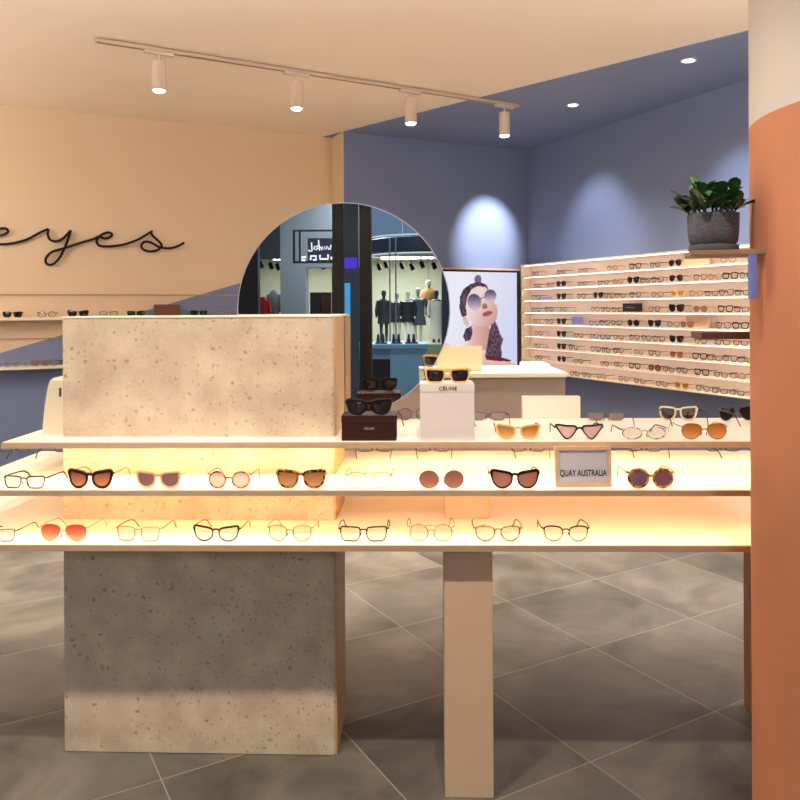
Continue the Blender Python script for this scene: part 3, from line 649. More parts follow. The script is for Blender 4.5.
# ------------------------------------------------------------------ wall rack on the right
rk = thing('wall_rack', 'long cream wall rack of nine lit eyewear tiers on the right blue wall', 'rack', PC)
Mo = frame_matrix(Vector((0, 0, 0)), V, -W)
RZ0, RZ1, RD, RL = .738, 1.757, .12, 3.5
pitch = (RZ1-RZ0)/9
m_rb = mat('rack_back', (240, 220, 208), .6)
bm = bmesh.new(); add_box(bm, .05, RL, .0006, .012, RZ0, RZ1, Mo); obj('back_panel', bm, m_rb, rk)
for x0, x1 in ((.05, .064), (RL-.014, RL)):
    bm = bmesh.new(); add_box(bm, x0, x1, .0122, RD, RZ0, RZ1, Mo, .001); obj('side_panel', bm, m_cream, rk)
m_led2 = emat('rack_led', (1.0, .87, .76), 6.5)
for i in range(10):
    z = RZ0 + pitch*i; bm = bmesh.new(); add_box(bm, .0645, RL-.0145, .0125, RD, z-.006, z+.006, Mo, .001); s_ = obj('tier_board', bm, m_cream, rk)
    if i > 0:
        bm = bmesh.new(); add_box(bm, .08, RL-.03, .085, .093, z-.0095, z-.0062, Mo); obj('light_strip', bm, m_led2, s_)
rng = random.Random(3)
dk = M['black']; mesh_v = {}
def gv(key):
    if key in mesh_v: return mesh_v[key]
    d = {'o': ('rect', M['dark'], clear, .0017), 'o2': ('panto', dk, clear, .0018), 'o3': ('cateye', M['tort'], clear, .0018), 'd': ('square', dk, clear, .0030),
         'c': ('round', M['rose'], clear, .0014), 's': ('wayfarer', dk, L_dark, .003), 's2': ('aviator', M['dark'], L_dark, .0018), 'sr': ('round', dk, L_dark, .0028),
         'b': ('wayfarer', M['tort2'], L_brown, .003), 'bb': ('wayfarer', dk, L_dark, .004), 'y': ('wayfarer', M['champagne'], L_amber, .003), 'p': ('round', M['rose'], L_rose, .0022),
         'm': ('round', M['maroon'], L_brown, .0032)}[key]
    w = .052; h = .040
    if key == 'bb': w, h = .060, .048
    if key[0] == 's': h = .045
    if d[0] == 'rect': h = .032
    mesh_v[key] = small_glasses(d[0], d[1], d[2], w, h, d[3], tl=.075); return mesh_v[key]
desc = {'o': ('thin dark rectangular frame', OPT), 'o2': ('black rounded frame', OPT), 'o3': ('brown cat-eye frame', OPT), 'd': ('bold black frame', OPT), 'c': ('faint wire frame', OPT), 's': ('black sunglasses', SUN),
        's2': ('dark aviator sunglasses', SUN), 'sr': ('round black sunglasses', SUN), 'b': ('brown tortoiseshell sunglasses', SUN), 'bb': ('oversized black sunglasses', SUN), 'y': ('pale yellow sunglasses', SUN), 'p': ('pinkish round sunglasses', SUN), 'm': ('maroon round sunglasses', SUN)}
rows = [
 [(535, 'c'), (561, 'o'), (583, 'o'), (612, 'c'), (635, 'd'), (655, 'o2'), (675, 's2'), (728, 'c')],
 [(537, 'o'), (550, 'c'), (561, 'sr'), (582, 'o'), (603, 'o'), (618, 'c'), (633, 's'), (645, 'o'), (655, 'o2'), (676, 's2'), (700, 'o2'), (712, 'c'), (727, 'd'), (741, 'o2')],
 [(536, 'o2'), (561, 's'), (581, 'o2'), (598, 's'), (609, 'o2'), (619, 'o'), (635, 'o2'), (657, 'c'), (677, 'y'), (696, 'c'), (711, 'o'), (725, 'o2'), (740, 'o')],
 [(536, 'o'), (549, 'o2'), (563, 'c'), (595, 'c'), (605, 'o'), (617, 'o'), (654, 'o2'), (676, 'bb'), (700, 'p'), (725, 'd'), (741, 'o')],
 [(536, 'c'), (549, 'o2'), (561, 's'), (594, 'o'), (604, 'o2'), (616, 'o2'), (633, 'sr'), (654, 's'), (673, 'c'), (682, 'p'), (723, 'o2'), (740, 'd')],
 [(538, 'c'), (561, 's'), (578, 'o'), (594, 'o'), (605, 'o'), (618, 'o'), (634, 'o2'), (645, 'o2'), (656, 'o2'), (676, 's'), (700, 'o'), (722, 'o'), (740, 'o')],
 [(536, 'o'), (561, 's'), (573, 'o2'), (595, 'o2'), (605, 'o'), (618, 'o2'), (638, 'c'), (654, 'o2'), (676, 'b'), (699, 'd'), (714, 'o'), (729, 'o2'), (743, 'o')],
 [(538, 'o'), (561, 'sr'), (578, 'o'), (604, 'o'), (618, 'c'), (634, 'd'), (654, 'm'), (668, 'o'), (680, 'o2'), (701, 'd'), (720, 'o'), (737, 'c')],
 [(574, 'o'), (586, 'o'), (601, 'c'), (623, 'c'), (639, 'o'), (661, 'o'), (681, 'y'), (702, 'o2'), (719, 'o'), (736, 'o')]]
ords = ['first', 'second', 'third', 'fourth', 'fifth', 'sixth', 'seventh', 'eighth', 'ninth', 'tenth', 'eleventh', 'twelfth', 'thirteenth', 'fourteenth']
tier = ['top', 'second', 'third', 'fourth', 'middle', 'sixth', 'seventh', 'eighth', 'bottom']
angR = math.atan2(V.y, V.x)
def rackpt(px, off, i): return wallpt(px, MR, off, RZ1 - pitch*(i+1) + .0062)
for i, row in enumerate(rows):
    prev_s = -9
    for j, (px, key) in enumerate(row):
        q = rackpt(px, .096, i); gap_ = prev_s + .131 - q.dot(V)
        if gap_ > 0: q = q + V*gap_            # neighbours stand side by side without touching
        prev_s = q.dot(V)
        dsc, nm = desc[key]
        o = bpy.data.objects.new(nm, gv(key)); COL.objects.link(o); o.location = q; o.rotation_euler = (0, 0, angR + R(rng.uniform(-10, 4) if key[0] in 'oc' else rng.uniform(-3, 3)))
        tag(o, '%s on %s tier of right wall rack, %s from corner' % (dsc, tier[i], ords[j]), nm, 'eyewear on the right wall rack')
def rackbox(name, px0, px1, i, h, m, lab, cat, th=.02, off=.07):
    a = rackpt(px0, off+th/2, i); b = rackpt(px1, off+th/2, i); c = (a+b)/2; L_ = (a-b).length
    bm = bmesh.new(); add_box(bm, -L_/2, L_/2, -th/2, th/2, 0, h, None, .001); o = obj(name, bm, m); o.location = c; o.rotation_euler = (0, 0, angR); return tag(o, lab, cat)
cb = rackbox('brand_box', 625, 640, 3, .068, mat('black_card', (24, 20, 22), .4), 'small black box with pale print on the fourth tier of the wall rack', 'box', .05, .06)
text_mesh('lettering', 'GUCCI', .028, mat('pale_print', (190, 170, 150), .5), cb, (0, -.0255, .036), ext=.0003) if 0 else None
bm = bmesh.new(); add_box(bm, -.05, .05, -.0258, -.0252, .030, .040); obj('print', bm, mat('grey_print', (120, 112, 110), .5), cb)['label'] = 'pale line of print'
rackbox('brand_card', 540, 552, 2, .026, mat('lavender_card', (196, 176, 226), .5), 'low lavender card on the third tier of the wall rack near the corner', 'card', .01)
rackbox('brand_card', 572, 583, 4, .068, mat('blue_card', (150, 150, 226), .5), 'blue-violet card on the middle tier of the wall rack', 'card', .01)
rackbox('brand_card', 687, 709, 4, .085, mat('beige_card', (222, 182, 152), .5), 'plain beige card on the middle tier of the wall rack', 'card', .02)
rackbox('brand_card', 684, 709, 0, .080, mat('sand_card', (236, 202, 150), .5), 'sand coloured card on the top tier of the wall rack under the plant ledge', 'card', .02)

# ------------------------------------------------------------------ lit screen on the back wall
def inpoly(x, y, P):
    c = False; n = len(P)
    for i in range(n):
        x1, y1 = P[i]; x2, y2 = P[(i+1) % n]
        if (y1 > y) != (y2 > y) and x < (x2-x1)*(y-y1)/(y2-y1)+x1: c = not c
    return c
def mixc(a, b, t): t = max(0, min(1, t)); return tuple(a[i]*(1-t)+b[i]*t for i in range(3))
hair = [(120, 372), (104, 310), (110, 225), (135, 175), (185, 138), (245, 120), (300, 142), (325, 195), (300, 175), (240, 155), (195, 178), (165, 240), (158, 300), (160, 360), (140, 385)]
face = [(152, 300), (160, 240), (190, 180), (240, 152), (295, 162), (325, 195), (352, 240), (358, 275), (378, 300), (384, 345), (374, 395), (352, 425), (315, 448), (262, 452), (205, 432), (172, 390), (155, 345)]
neck = [(195, 425), (262, 452), (320, 440), (330, 500), (305, 600), (290, 655), (420, 676), (500, 715), (540, 750), (540, 790), (-80, 790), (-80, 560), (0, 560), (50, 590), (95, 600), (150, 580), (185, 540), (200, 480)]
hr = [(335, 435), (365, 405), (385, 450), (400, 500), (425, 540), (410, 590), (412, 668), (360, 668), (292, 655), (305, 590), (320, 500)]
hl = [(130, 520), (150, 465), (195, 440), (200, 500), (185, 545), (150, 558)]
ear = [(125, 378), (150, 372), (168, 400), (176, 440), (160, 450), (138, 425)]
dress = [(290, 655), (400, 668), (480, 692), (478, 702), (400, 700), (300, 690)]
def hn(x, y):
    q = Vector((x*.035, y*.02, 0)); return .5+.5*math.sin(3*math.sin(q.x*2.1+q.y)+5*q.y+2*math.cos(q.x*3-q.y*2))
def paint(x, y):
    c = mixc((240, 240, 252), (214, 218, 246), (x-50)/500 + (y-400)/1400)
    if inpoly(x, y, neck): c = mixc((238, 208, 202), (206, 150, 140), (x-150)/170 if y < 620 else (y-620)/300)
    if inpoly(x, y, hr) or inpoly(x, y, hl): c = mixc((74, 52, 74), (120, 92, 110), hn(x, y))
    if math.hypot((x-240), (y-105)*.8) < 26: c = (120, 106, 140)
    if inpoly(x, y, hair): c = mixc((62, 46, 62), (110, 90, 110), hn(x, y))
    if inpoly(x, y, ear): c = (226, 188, 178)
    if inpoly(x, y, face): c = mixc((244, 218, 212), (202, 144, 138), (x-200)/260+(y-330)/500)
    def el(cx, cy, a, b, r=0):
        dx, dy = x-cx, y-cy; cc, ss = math.cos(r), math.sin(r); u = dx*cc+dy*ss; v = -dx*ss+dy*cc; return math.hypot(u/a, v/b)
    if el(288, 300, 20, 22) < 1: c = (180, 122, 118)
    if el(298, 308, 9, 5) < 1: c = (120, 66, 68)
    e = el(308, 354, 38, 19, -.3)
    if e < 1: c = (186, 100, 106) if abs((y-354)+(x-308)*.3) > 3 else (120, 52, 62)
    for cx, cy, a, b in ((214, 268, 52, 62), (330, 222, 46, 46)):
        e = el(cx, cy, a, b, -.25)
        if e < 1: c = mixc((92, 74, 108), (214, 190, 206), (y-cy+b*.8)/(b*1.6)) if e < .93 else (214, 184, 190)
    if abs((y-238)+(x-275)*.35) < 4 and 255 < x < 296: c = (150, 120, 130)
    if inpoly(x, y, dress): c = (112, 40, 48)
    return c
scr = thing('lit_screen', 'large lit advertising screen showing a woman in sunglasses on the back wall', 'screen', PB)
MBo = frame_matrix(Vector((0, 0, 0)), W, V)
sR = (onplane(520.0, 300, PB+V*.06, V)-PB).dot(W); sL = sR-1.02; zT = onplane(500, 270.5, PB+V*.06, V).z; zBt = .70
bm = bmesh.new(); bw = .03
for a in ((sL, sR, .0008, .06, zT-bw*.6, zT), (sL, sR, .0008, .06, zBt, zBt+bw), (sL, sL+bw, .0008, .06, zBt+bw, zT-bw*.6), (sR-bw, sR, .0008, .06, zBt+bw, zT-bw*.6)): add_box(bm, *a, MBo, .001)
obj('bezel', bm, mat('black_bezel', (26, 20, 22), .4), scr)
bm = bmesh.new(); add_box(bm, sL, sR, .0008, .065, zT+.001, zT+.018, MBo, .001); obj('top_trim', bm, mat('trim_rose', (214, 178, 150), .5), scr)['label'] = 'pale top trim'
nx, nz = 150, 160; bm = bmesh.new(); grid = []
for i in range(nx+1):
    x = sL+bw + (sR-sL-2*bw)*i/nx
    grid.append([bm.verts.new(MBo @ Vector((x, .05, zBt+bw+(zT-zBt-1.6*bw)*j/nz))) for j in range(nz+1)])
for i in range(nx):
    for j in range(nz): bm.faces.new((grid[i][j], grid[i+1][j], grid[i+1][j+1], grid[i][j+1]))
m_scr = bpy.data.materials.new('screen_picture'); m_scr.use_nodes = True; nt = m_scr.node_tree; nt.nodes.clear()
at_ = nt.nodes.new('ShaderNodeVertexColor'); at_.layer_name = 'picture'; em = nt.nodes.new('ShaderNodeEmission'); ou = nt.nodes.new('ShaderNodeOutputMaterial')
em.inputs[1].default_value = .95; nt.links.new(at_.outputs[0], em.inputs[0]); nt.links.new(em.outputs[0], ou.inputs[0])
so = obj('screen_panel', bm, m_scr, scr); me = so.data
ca = me.color_attributes.new('picture', 'FLOAT_COLOR', 'POINT')
cr_, sr_ = math.cos(ROLL), math.sin(ROLL)
for i, v in enumerate(me.vertices):
    w_ = v.co + PB; u = w_.x/w_.y*F; vv = -(w_.z-H)/w_.y*F
    pxx = 400 + u*cr_ - vv*sr_; pyy = HY + u*sr_ + vv*cr_
    ca.data[i].color = (*lin(paint((pxx-445)*7.275, (pyy-265)*7.275)), 1)

# ------------------------------------------------------------------ service counter at the back
YC = 4.8; zc = at(520, 373, YC).z; xr = (567-400)/F*YC
ct = thing('service_counter', 'grey-brown service counter with pale top in front of the lit screen', 'counter', (0, YC, 0))
bm = bmesh.new(); add_box(bm, -.9, xr-.01, .015, .6, 0, zc-.03, None, .003); obj('counter_body', bm, mat('greige_laminate', (156, 138, 124), .55, vary=.03), ct)
bm = bmesh.new(); add_box(bm, -.92, xr, 0, .62, zc-.0298, zc, None, .003); obj('counter_top', bm, mat('cream_top', (242, 224, 200), .4), ct)
x0, x1 = (437-400)/F*(YC+.12), (482-400)/F*(YC+.12)
hm = thing('monitor', 'beige back of a computer monitor on the service counter', 'monitor', ((x0+x1)/2, YC+.12, zc))
bm = bmesh.new(); add_box(bm, -(x1-x0)/2, (x1-x0)/2, 0, .022, .004, .165, Matrix.Rotation(R(-8), 4, 'X'), .004); obj('housing', bm, mat('beige_plastic', (222, 186, 150), .5), hm)
bm = bmesh.new(); add_box(bm, -.07, .07, .03, .14, 0, .006, None, .001); add_box(bm, -.02, .02, .035, .05, .006, .10); obj('foot', bm, m_white, hm)
bm = bmesh.new(); a0 = (524-400)/F*(YC+.3); a1 = (548-400)/F*(YC+.3)
add_box(bm, a0, a1, YC+.25, YC+.5, zc, zc+.035, None, .003); tag(obj('paper_tray', bm, mat('white_card', (244, 234, 220), .5)), 'low white tray at the right end of the service counter', 'tray')

# ------------------------------------------------------------------ track with spotlights
def onceil(px, py, z=ZC):
    r = ray(px, py); k_ = (z-H)/r.z; return Vector((r.x*k_, k_, z))
tA = onceil(95, 41, ZC-.02); tB = onceil(518, 106.5, ZC-.02)
m_tr = mat('beige_track', (206, 184, 160), .5); m_head = mat('lamp_housing', (222, 200, 180), .5); m_bulb = emat('bulb', (1, .93, .82), 30)
td = (tB-tA).normalized(); tn = Vector((-td.y, td.x, 0)); Lt = (tB-tA).length
Mt = frame_matrix(Vector((0, 0, 0)), td, tn)
tr = thing('light_track', 'long beige ceiling track carrying four spotlights', 'track', (tA.x, tA.y, ZC-.026))
bm = bmesh.new(); add_box(bm, 0, Lt, -.018, .018, 0, .020, Mt, .001); obj('rail', bm, m_tr, tr)
bm = bmesh.new(); add_box(bm, .01, Lt-.01, -.006, .006, -.001, -.0001, Mt); obj('groove', bm, mat('track_groove', (110, 84, 66), .6), tr)['label'] = 'dark groove along the track'
def spot_lamp(loc, label, power, tgt, size=R(75), blend=.6, colr=(1, .86, .68), L_=.175, group='track spotlights', big=1):
    s_ = thing('track_spotlight', label, 'spotlight', loc, 0, group)
    bm = bmesh.new(); add_box(bm, -.085, .085, -.016, .016, -.018, 0, Mt, .002); obj('adapter', bm, m_head, s_)
    bm = bmesh.new(); add_tube(bm, [Vector((0, 0, -.017)), Vector((0, 0, -.055))], .007, 10, up=Vector((1, 0, 0))); obj('stem', bm, m_head, s_, True)
    r_ = .041
    bm = bmesh.new(); add_lathe(bm, [(0, -.055), (r_*.96, -.055), (r_, -.060), (r_, -.055-L_), (r_*.88, -.055-L_), (r_*.86, -.047-L_), (0, -.047-L_)], 32); obj('housing', bm, m_head, s_, True)
    bm = bmesh.new(); add_lathe(bm, [(0, -.0475-L_), (r_*.84, -.0475-L_), (r_*.7, -.062-L_), (0, -.066-L_)], 24); obj('bulb', bm, m_bulb, s_, True)
    if power:
        ld = bpy.data.lights.new('beam', 'SPOT'); ld.energy = power; ld.color = colr; ld.spot_size = size; ld.spot_blend = blend; ld.shadow_soft_size = .03
        lo = bpy.data.objects.new('beam', ld); COL.objects.link(lo); lo.location = Vector(loc)+Vector((0, 0, -.08-L_)); lo.rotation_euler = (Vector(tgt)-lo.location).to_track_quat('-Z', 'Y').to_euler()
    return s_
names = ['leftmost spotlight of the ceiling track', 'second spotlight from the left on the ceiling track', 'third spotlight from the left on the ceiling track', 'rightmost spotlight of the ceiling track, before the blue ceiling']
for (px, lab) in zip((159.5, 297, 410.5, 504), names):
    s_ = (px-95)/423; r_ = ray(px, 60); q = None
    # intersect the vertical plane through pixel column with the track line
    best = min((abs((tA+td*Lt*t/400).x/(tA+td*Lt*t/400).y*F+400-px+ (-1.2)), t) for t in range(401))[1]
    q = tA+td*Lt*best/400
    spot_lamp((q.x, q.y, ZC-.0262), lab, 110, (q.x, q.y, 0))
# recessed downlights in the blue ceiling
for px, py, lab, pw, tg in ((573, 105, 'round recessed downlight in the blue ceiling, the farther one', 45, None), (688.5, 60.5, 'round recessed downlight in the blue ceiling, the nearer one', 45, None)):
    q = onceil(px, py, ZC-.006); d_ = thing('downlight', lab, 'downlight', (q.x, q.y, ZC-.0045), 0, 'recessed downlights')
    bm = bmesh.new(); add_lathe(bm, [(.036, -.001), (.036, -.005), (.050, -.005), (.050, 0), (.036, 0), (.036, -.001)], 40); obj('trim_ring', bm, m_head, d_, True)
    bm = bmesh.new(); add_lathe(bm, [(0, -.0005), (.0355, -.0005), (.0355, -.003), (0, -.004)], 32); obj('lamp', bm, emat('cool_bulb', (1, .97, .9), 14), d_, True)
    ld = bpy.data.lights.new('beam', 'SPOT'); ld.energy = pw; ld.color = (1, .93, .85); ld.spot_size = R(100); ld.spot_blend = .7; ld.shadow_soft_size = .03
    lo = bpy.data.objects.new('beam', ld); COL.objects.link(lo); lo.location = (q.x, q.y, ZC-.02)
def spot(loc, tgt, e, size, blend=.5, colr=(1, .9, .78), soft=.03):
    ld = bpy.data.lights.new('beam', 'SPOT'); ld.energy = e; ld.color = colr; ld.spot_size = R(size); ld.spot_blend = blend; ld.shadow_soft_size = soft
    lo = bpy.data.objects.new('beam', ld); COL.objects.link(lo); lo.location = loc; lo.rotation_euler = (Vector(tgt)-Vector(loc)).to_track_quat('-Z', 'Y').to_euler(); return lo
# beams washing the blue walls
b1 = onplane(487, 210, PB, V); spot(b1+V*.75+Vector((0, 0, ZC-.25-b1.z)), b1+Vector((0, 0, -.25)), 150, 48, .85, (.94, .98, 1))
b2 = onplane(600, 215, PC, W); spot(b2-W*.8+Vector((0, 0, ZC-.05-b2.z)), b2+Vector((0, 0, -.3)), 55, 62, .9, (.86, .93, 1))
b3 = onplane(748, 215, PC, W); spot(b3-W*.8+Vector((0, 0, ZC-.05-b3.z)), b3+Vector((0, 0, -.2)), 55, 62, .9, (.86, .93, 1))
# row of ceiling spots in front of the table (outside the picture)
for x in (-1.7, -.7, .2, .95):
    spot((x, 1.06, ZC-.08), (x*.9, 2.0, .5), 120 if x < .9 else 22, 70, .6, (1, .86, .70))
for x, y in ((-2.6, 4.2), (-.9, 4.5), (.7, 4.5), (2.0, 4.3)):
    spot((x, y, ZC-.03), (x, y+.05, 0), 270, 64, .45, (1, .88, .74))  # spots without a lamp body, added to brighten the rear floor
# unseen globes added as fill light for ceiling and walls
for x, y, z, e in ((-3.9, 3.9, 2.0, 19), (-3.2, 2.3, 2.2, 6), (2.75, 2.7, 2.0, 13)):
    g_ = thing('fill_globe', 'added opal fill-light globe hanging outside the view', 'fill light', (x, y, z), 0, 'added fill globes')
    bm = bmesh.new(); add_lathe(bm, [(0, -.2)]+[(.2*math.sin(t*PI/12), -.2*math.cos(t*PI/12)) for t in range(1, 12)]+[(0, .2)], 24); obj('globe', bm, emat('opal_glow_%d' % e, (1, .91, .82), e*3), g_, True)
    bm = bmesh.new(); add_tube(bm, [Vector((0, 0, .2)), Vector((0, 0, ZC-z))], .004, 6, up=Vector((1, 0, 0))); obj('cord', bm, dk, g_)

# unseen upward fill lights added to brighten the ceiling
for x0, x1, y, z in ((-2.6, -.2, 2.6, 2.52), (.1, 2.3, 2.6, 2.52)):
    g_ = thing('fill_uplight', 'added slim fill light shining up at the ceiling outside the view', 'fill light', ((x0+x1)/2, y, z), 0, 'added fill uplights')
    hw = (x1-x0)/2; bm = bmesh.new(); add_box(bm, -hw, hw, -.04, .04, -.03, 0, None, .002); obj('housing', bm, m_head, g_)
    bm = bmesh.new(); add_box(bm, -hw+.01, hw-.01, -.03, .03, .0005, .004); obj('light_strip', bm, emat('uplight_glow', (1, .93, .87), 135), g_)
    bm = bmesh.new(); [add_tube(bm, [Vector((q_, 0, .0045)), Vector((q_, 0, ZC-z))], .003, 6, up=Vector((1, 0, 0))) for q_ in (-hw*.8, hw*.8)]; obj('cord', bm, dk, g_)

# ------------------------------------------------------------------ the mall seen in the mirror (built behind the viewer)
m_blk = mat('black_steel', (14, 14, 20), .4); m_grey = mat('grey_panel', (120, 124, 128), .6); m_navy = mat('navy_panel', (20, 26, 44), .5)
m_shop = mat('pale_green_wall', (206, 210, 190), .7); m_mallc = mat('mall_soffit', (92, 112, 134), .7)
for a, b, lab in ((332.5, 343.5, 'black steel upright reflected at the centre of the mirror'), (359.5, 371.5, 'black steel upright reflected right of the mirror centre')):
    tag(vbox('steel_upright', a, b, 0.001, 3.6, 6.6, m_blk, .14), lab, 'post', None)
tag(vbox('steel_upright', 240, 258, .001, 4, 12, m_navy, .2), 'broad dark upright reflected at the left rim of the mirror', 'post')
tag(vbox('grey_screen', 344.5, 359, .001, 3.6, 7.6, mat('teal_grey_panel', (70, 92, 104), .4), .03), 'grey partition panel reflected between the black uprights', 'panel')
tag(vbox('light_box', 341.5, 350, 283, 451, 7.2, emat('cyan_glow', (.08, .42, .85), .9), .05, None, True), 'tall cyan light box reflected beside the central upright', 'light box')
tag(vbox('video_sign', 344, 357, 257.5, 268, 7.0, emat('violet_glow', (.12, .05, .75), .9), .05, None, True), 'small violet lit sign reflected between the black uprights', 'sign')
# far shopfront
def strut(nm, *a, **k_): o = vbox(nm, *a, **k_); o['kind'] = 'structure'; return o
D0 = 20.0
zz = lambda py, D: H-(py-HY)/F*D
strut('wall_front', 150, 257, .001, 5.2, D0, m_navy, .3)
strut('wall_pier', 280.5, 306, .001, 5.2, D0, m_grey, .6)
strut('wall_lintel', 257, 280.5, zz(258, D0), 5.2, D0, mat('dark_grille', (40, 42, 46), .6), .3)
strut('wall_lintel', 306, 372, zz(267, D0), 5.2, D0, m_grey, .3)
strut('wall_pier', 332, 372, .001, zz(267, D0), D0, m_navy, .3)
strut('wall_lintel', 372, 442, zz(256, D0), 5.2, D0, m_navy, .3)
strut('wall_pier', 442, 560, .001, 5.2, D0, m_navy, .3)
strut('wall_sill', 372, 442, .001, zz(345, D0), D0, mat('olive_sill', (120, 124, 84), .6), .3)
strut('wall_shop', 150, 560, .001, 5.2, 25, m_shop, .2)
strut('ceiling_shop', 150, 560, zz(250, 20.4), zz(250, 20.4)+.1, 20.4, m_shop, 4.6)
strut('ceiling_mall', -250, 1000, 4.9, 5.0, 9.5, m_mallc, 16)
strut('wall_bulkhead', 372, 560, zz(238, 17), 4.89, 17, m_mallc, .2)
# shop lights: ceiling panels
for i, (a, b) in enumerate(((262, 278), (310, 328), (380, 436))):
    z = zz(250, 20.4)-.03
    o = vbox('ceiling_light', a, b, z-.02, z, 21.4, emat('shop_glow', (1, .98, .88), 16), 2.2); tag(o, 'lit ceiling panel of the reflected shop, number %s from the left' % ('one', 'two', 'three')[i], 'ceiling light', 'shop ceiling panels')
# hanging sign with lettering
hs = thing('hanging_sign', 'dark hanging shop sign with white script reflected left in the mirror', 'sign', (0, 0, 0))
D1 = 17
bm = bmesh.new(); vbm(bm, 308, 336, 238, 262, D1, .08, True); obj('sign_board', bm, m_navy, hs)
bm = bmesh.new()
for a in ((293, 295.3, 231, 263), (299, 300.8, 231, 262), (293, 336, 229.5, 231.2), (293, 336, 260.8, 263)): vbm(bm, a[0], a[1], a[2], a[3], D1-.02, .06, True)
obj('sign_frame', bm, m_blk, hs)
m_wl = emat('white_letters', (.9, .92, 1), 1.3)
def vstroke(pts, D, r): 
    b_ = bmesh.new(); add_tube(b_, [mat_(x, y, D) for x, y in pts], r, 6); return b_
for s_ in ([(308.5, 250), (310, 251.3), (312, 251), (311.5, 242.5)], [(314, 249.5), (314.6, 246)], [(315.5, 250), (318, 248.2), (316.5, 246.8), (318, 245.4)], [(319.5, 250.5), (319, 245), (318.4, 240)],
           [(320, 246.8), (321.2, 248), (321.5, 250.3), (322.5, 246.5), (324, 249.5), (324.6, 246.2), (326, 249.4), (327, 246), (328.5, 249), (330, 249.4), (331, 245)]):
    obj('lettering', vstroke(s_, D1-.03, .014), m_wl, hs)
for s_ in ([(301.5, 257.5), (306, 256.8)], [(301.5, 260.3), (305.5, 260)], [(310.5, 260), (311, 256), (316, 256), (316, 260), (313, 259.7)], [(320, 255), (320, 259), (328, 259), (328, 254.5)], [(331, 257), (332, 259.5)]):
    obj('lettering', vstroke(s_, D1-.05, .022), m_wl, hs)
# dark canopy with light rings, and slender posts
cn = thing('round_canopy', 'dark oval canopy with bright rims reflected upper right in the mirror', 'canopy')
cc = mat_(428, 247, 15); rx = 58/F*15
bm = bmesh.new(); add_lathe(bm, [(0, -.14), (rx*.97, -.14), (rx, -.12), (rx, .12), (rx*.97, .14), (0, .14)], 48, cc, 1, .8); obj('canopy_body', bm, mat('dark_teal', (14, 26, 40), .3), cn, True)
for dz in (-.17, .17):
    pts = [cc+Vector((rx*math.cos(t*PI/24), .8*rx*math.sin(t*PI/24), dz)) for t in range(48)]; bm = bmesh.new(); add_tube(bm, pts, .014, 6, True); obj('light_ring', bm, emat('ring_glow', (.8, .9, 1), .8), cn)
bm = bmesh.new(); [add_tube(bm, [cc+Vector((x, 0, .14)), Vector((cc.x+x, cc.y, 4.9))], .01, 6) for x in (-.5, .5)]; obj('hanger', bm, m_grey, cn)
for px in (390, 396): tag(vbox('slim_post', px-.7, px+.7, .001, zz(238, 13), 13, mat('brushed_post', (130, 140, 152), .3, .5), .03), 'slim grey post reflected in front of the mannequins, %s one' % ('left' if px == 390 else 'right'), 'post')
# blue display table with trays
bt = thing('blue_table', 'pale blue display table with an open dark side reflected low in the mirror', 'table')
D2 = 9.8; zt = zz(343.5, D2+.2)
bm = bmesh.new(); vbm(bm, 390, 427, .001, zt-.05, D2, .7); obj('side_block', bm, mat('sky_blue', (120, 168, 204), .5), bt)
bm = bmesh.new(); vbm(bm, 350, 427.5, zt-.049, zt, D2-.01, .75); obj('table_top', bm, mat('sky_blue', (120, 168, 204), .5), bt)
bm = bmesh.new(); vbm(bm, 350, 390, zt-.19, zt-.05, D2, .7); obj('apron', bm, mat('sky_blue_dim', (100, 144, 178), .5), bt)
bm = bmesh.new(); vbm(bm, 350, 390, .001, zt-.19, D2+.05, .6); obj('dark_cabinet', bm, m_navy, bt)['label'] = 'near-black open side'
for i, (a, b) in enumerate(((375, 387), (391, 402), (405, 418))):
    t_ = thing('shoe_tray', 'small dark tray with shoes on the reflected blue table, %s of three' % ('left', 'middle', 'right')[i], 'tray', (0, 0, 0), 0, 'shoe trays on the blue table')
    bm = bmesh.new(); vbm(bm, a, b, zt+.001, zt+.02, D2+.1, .2); obj('tray', bm, m_navy, t_)
    bm = bmesh.new()
    for k_ in (0, 1):
        c_ = refl(Vector((((a+b)/2+(-3+5*k_)-400)/F*(D2+.2), D2+.2, zt+.021)))
        add_lathe(bm, [(0, 0), (.022, 0), (.026, .02), (.018, .05), (.014, .10), (0, .11)], 12, c_, 1, 2)
    obj('shoes', bm, mat('shoe_blue', (40, 52, 80), .4), t_, True)
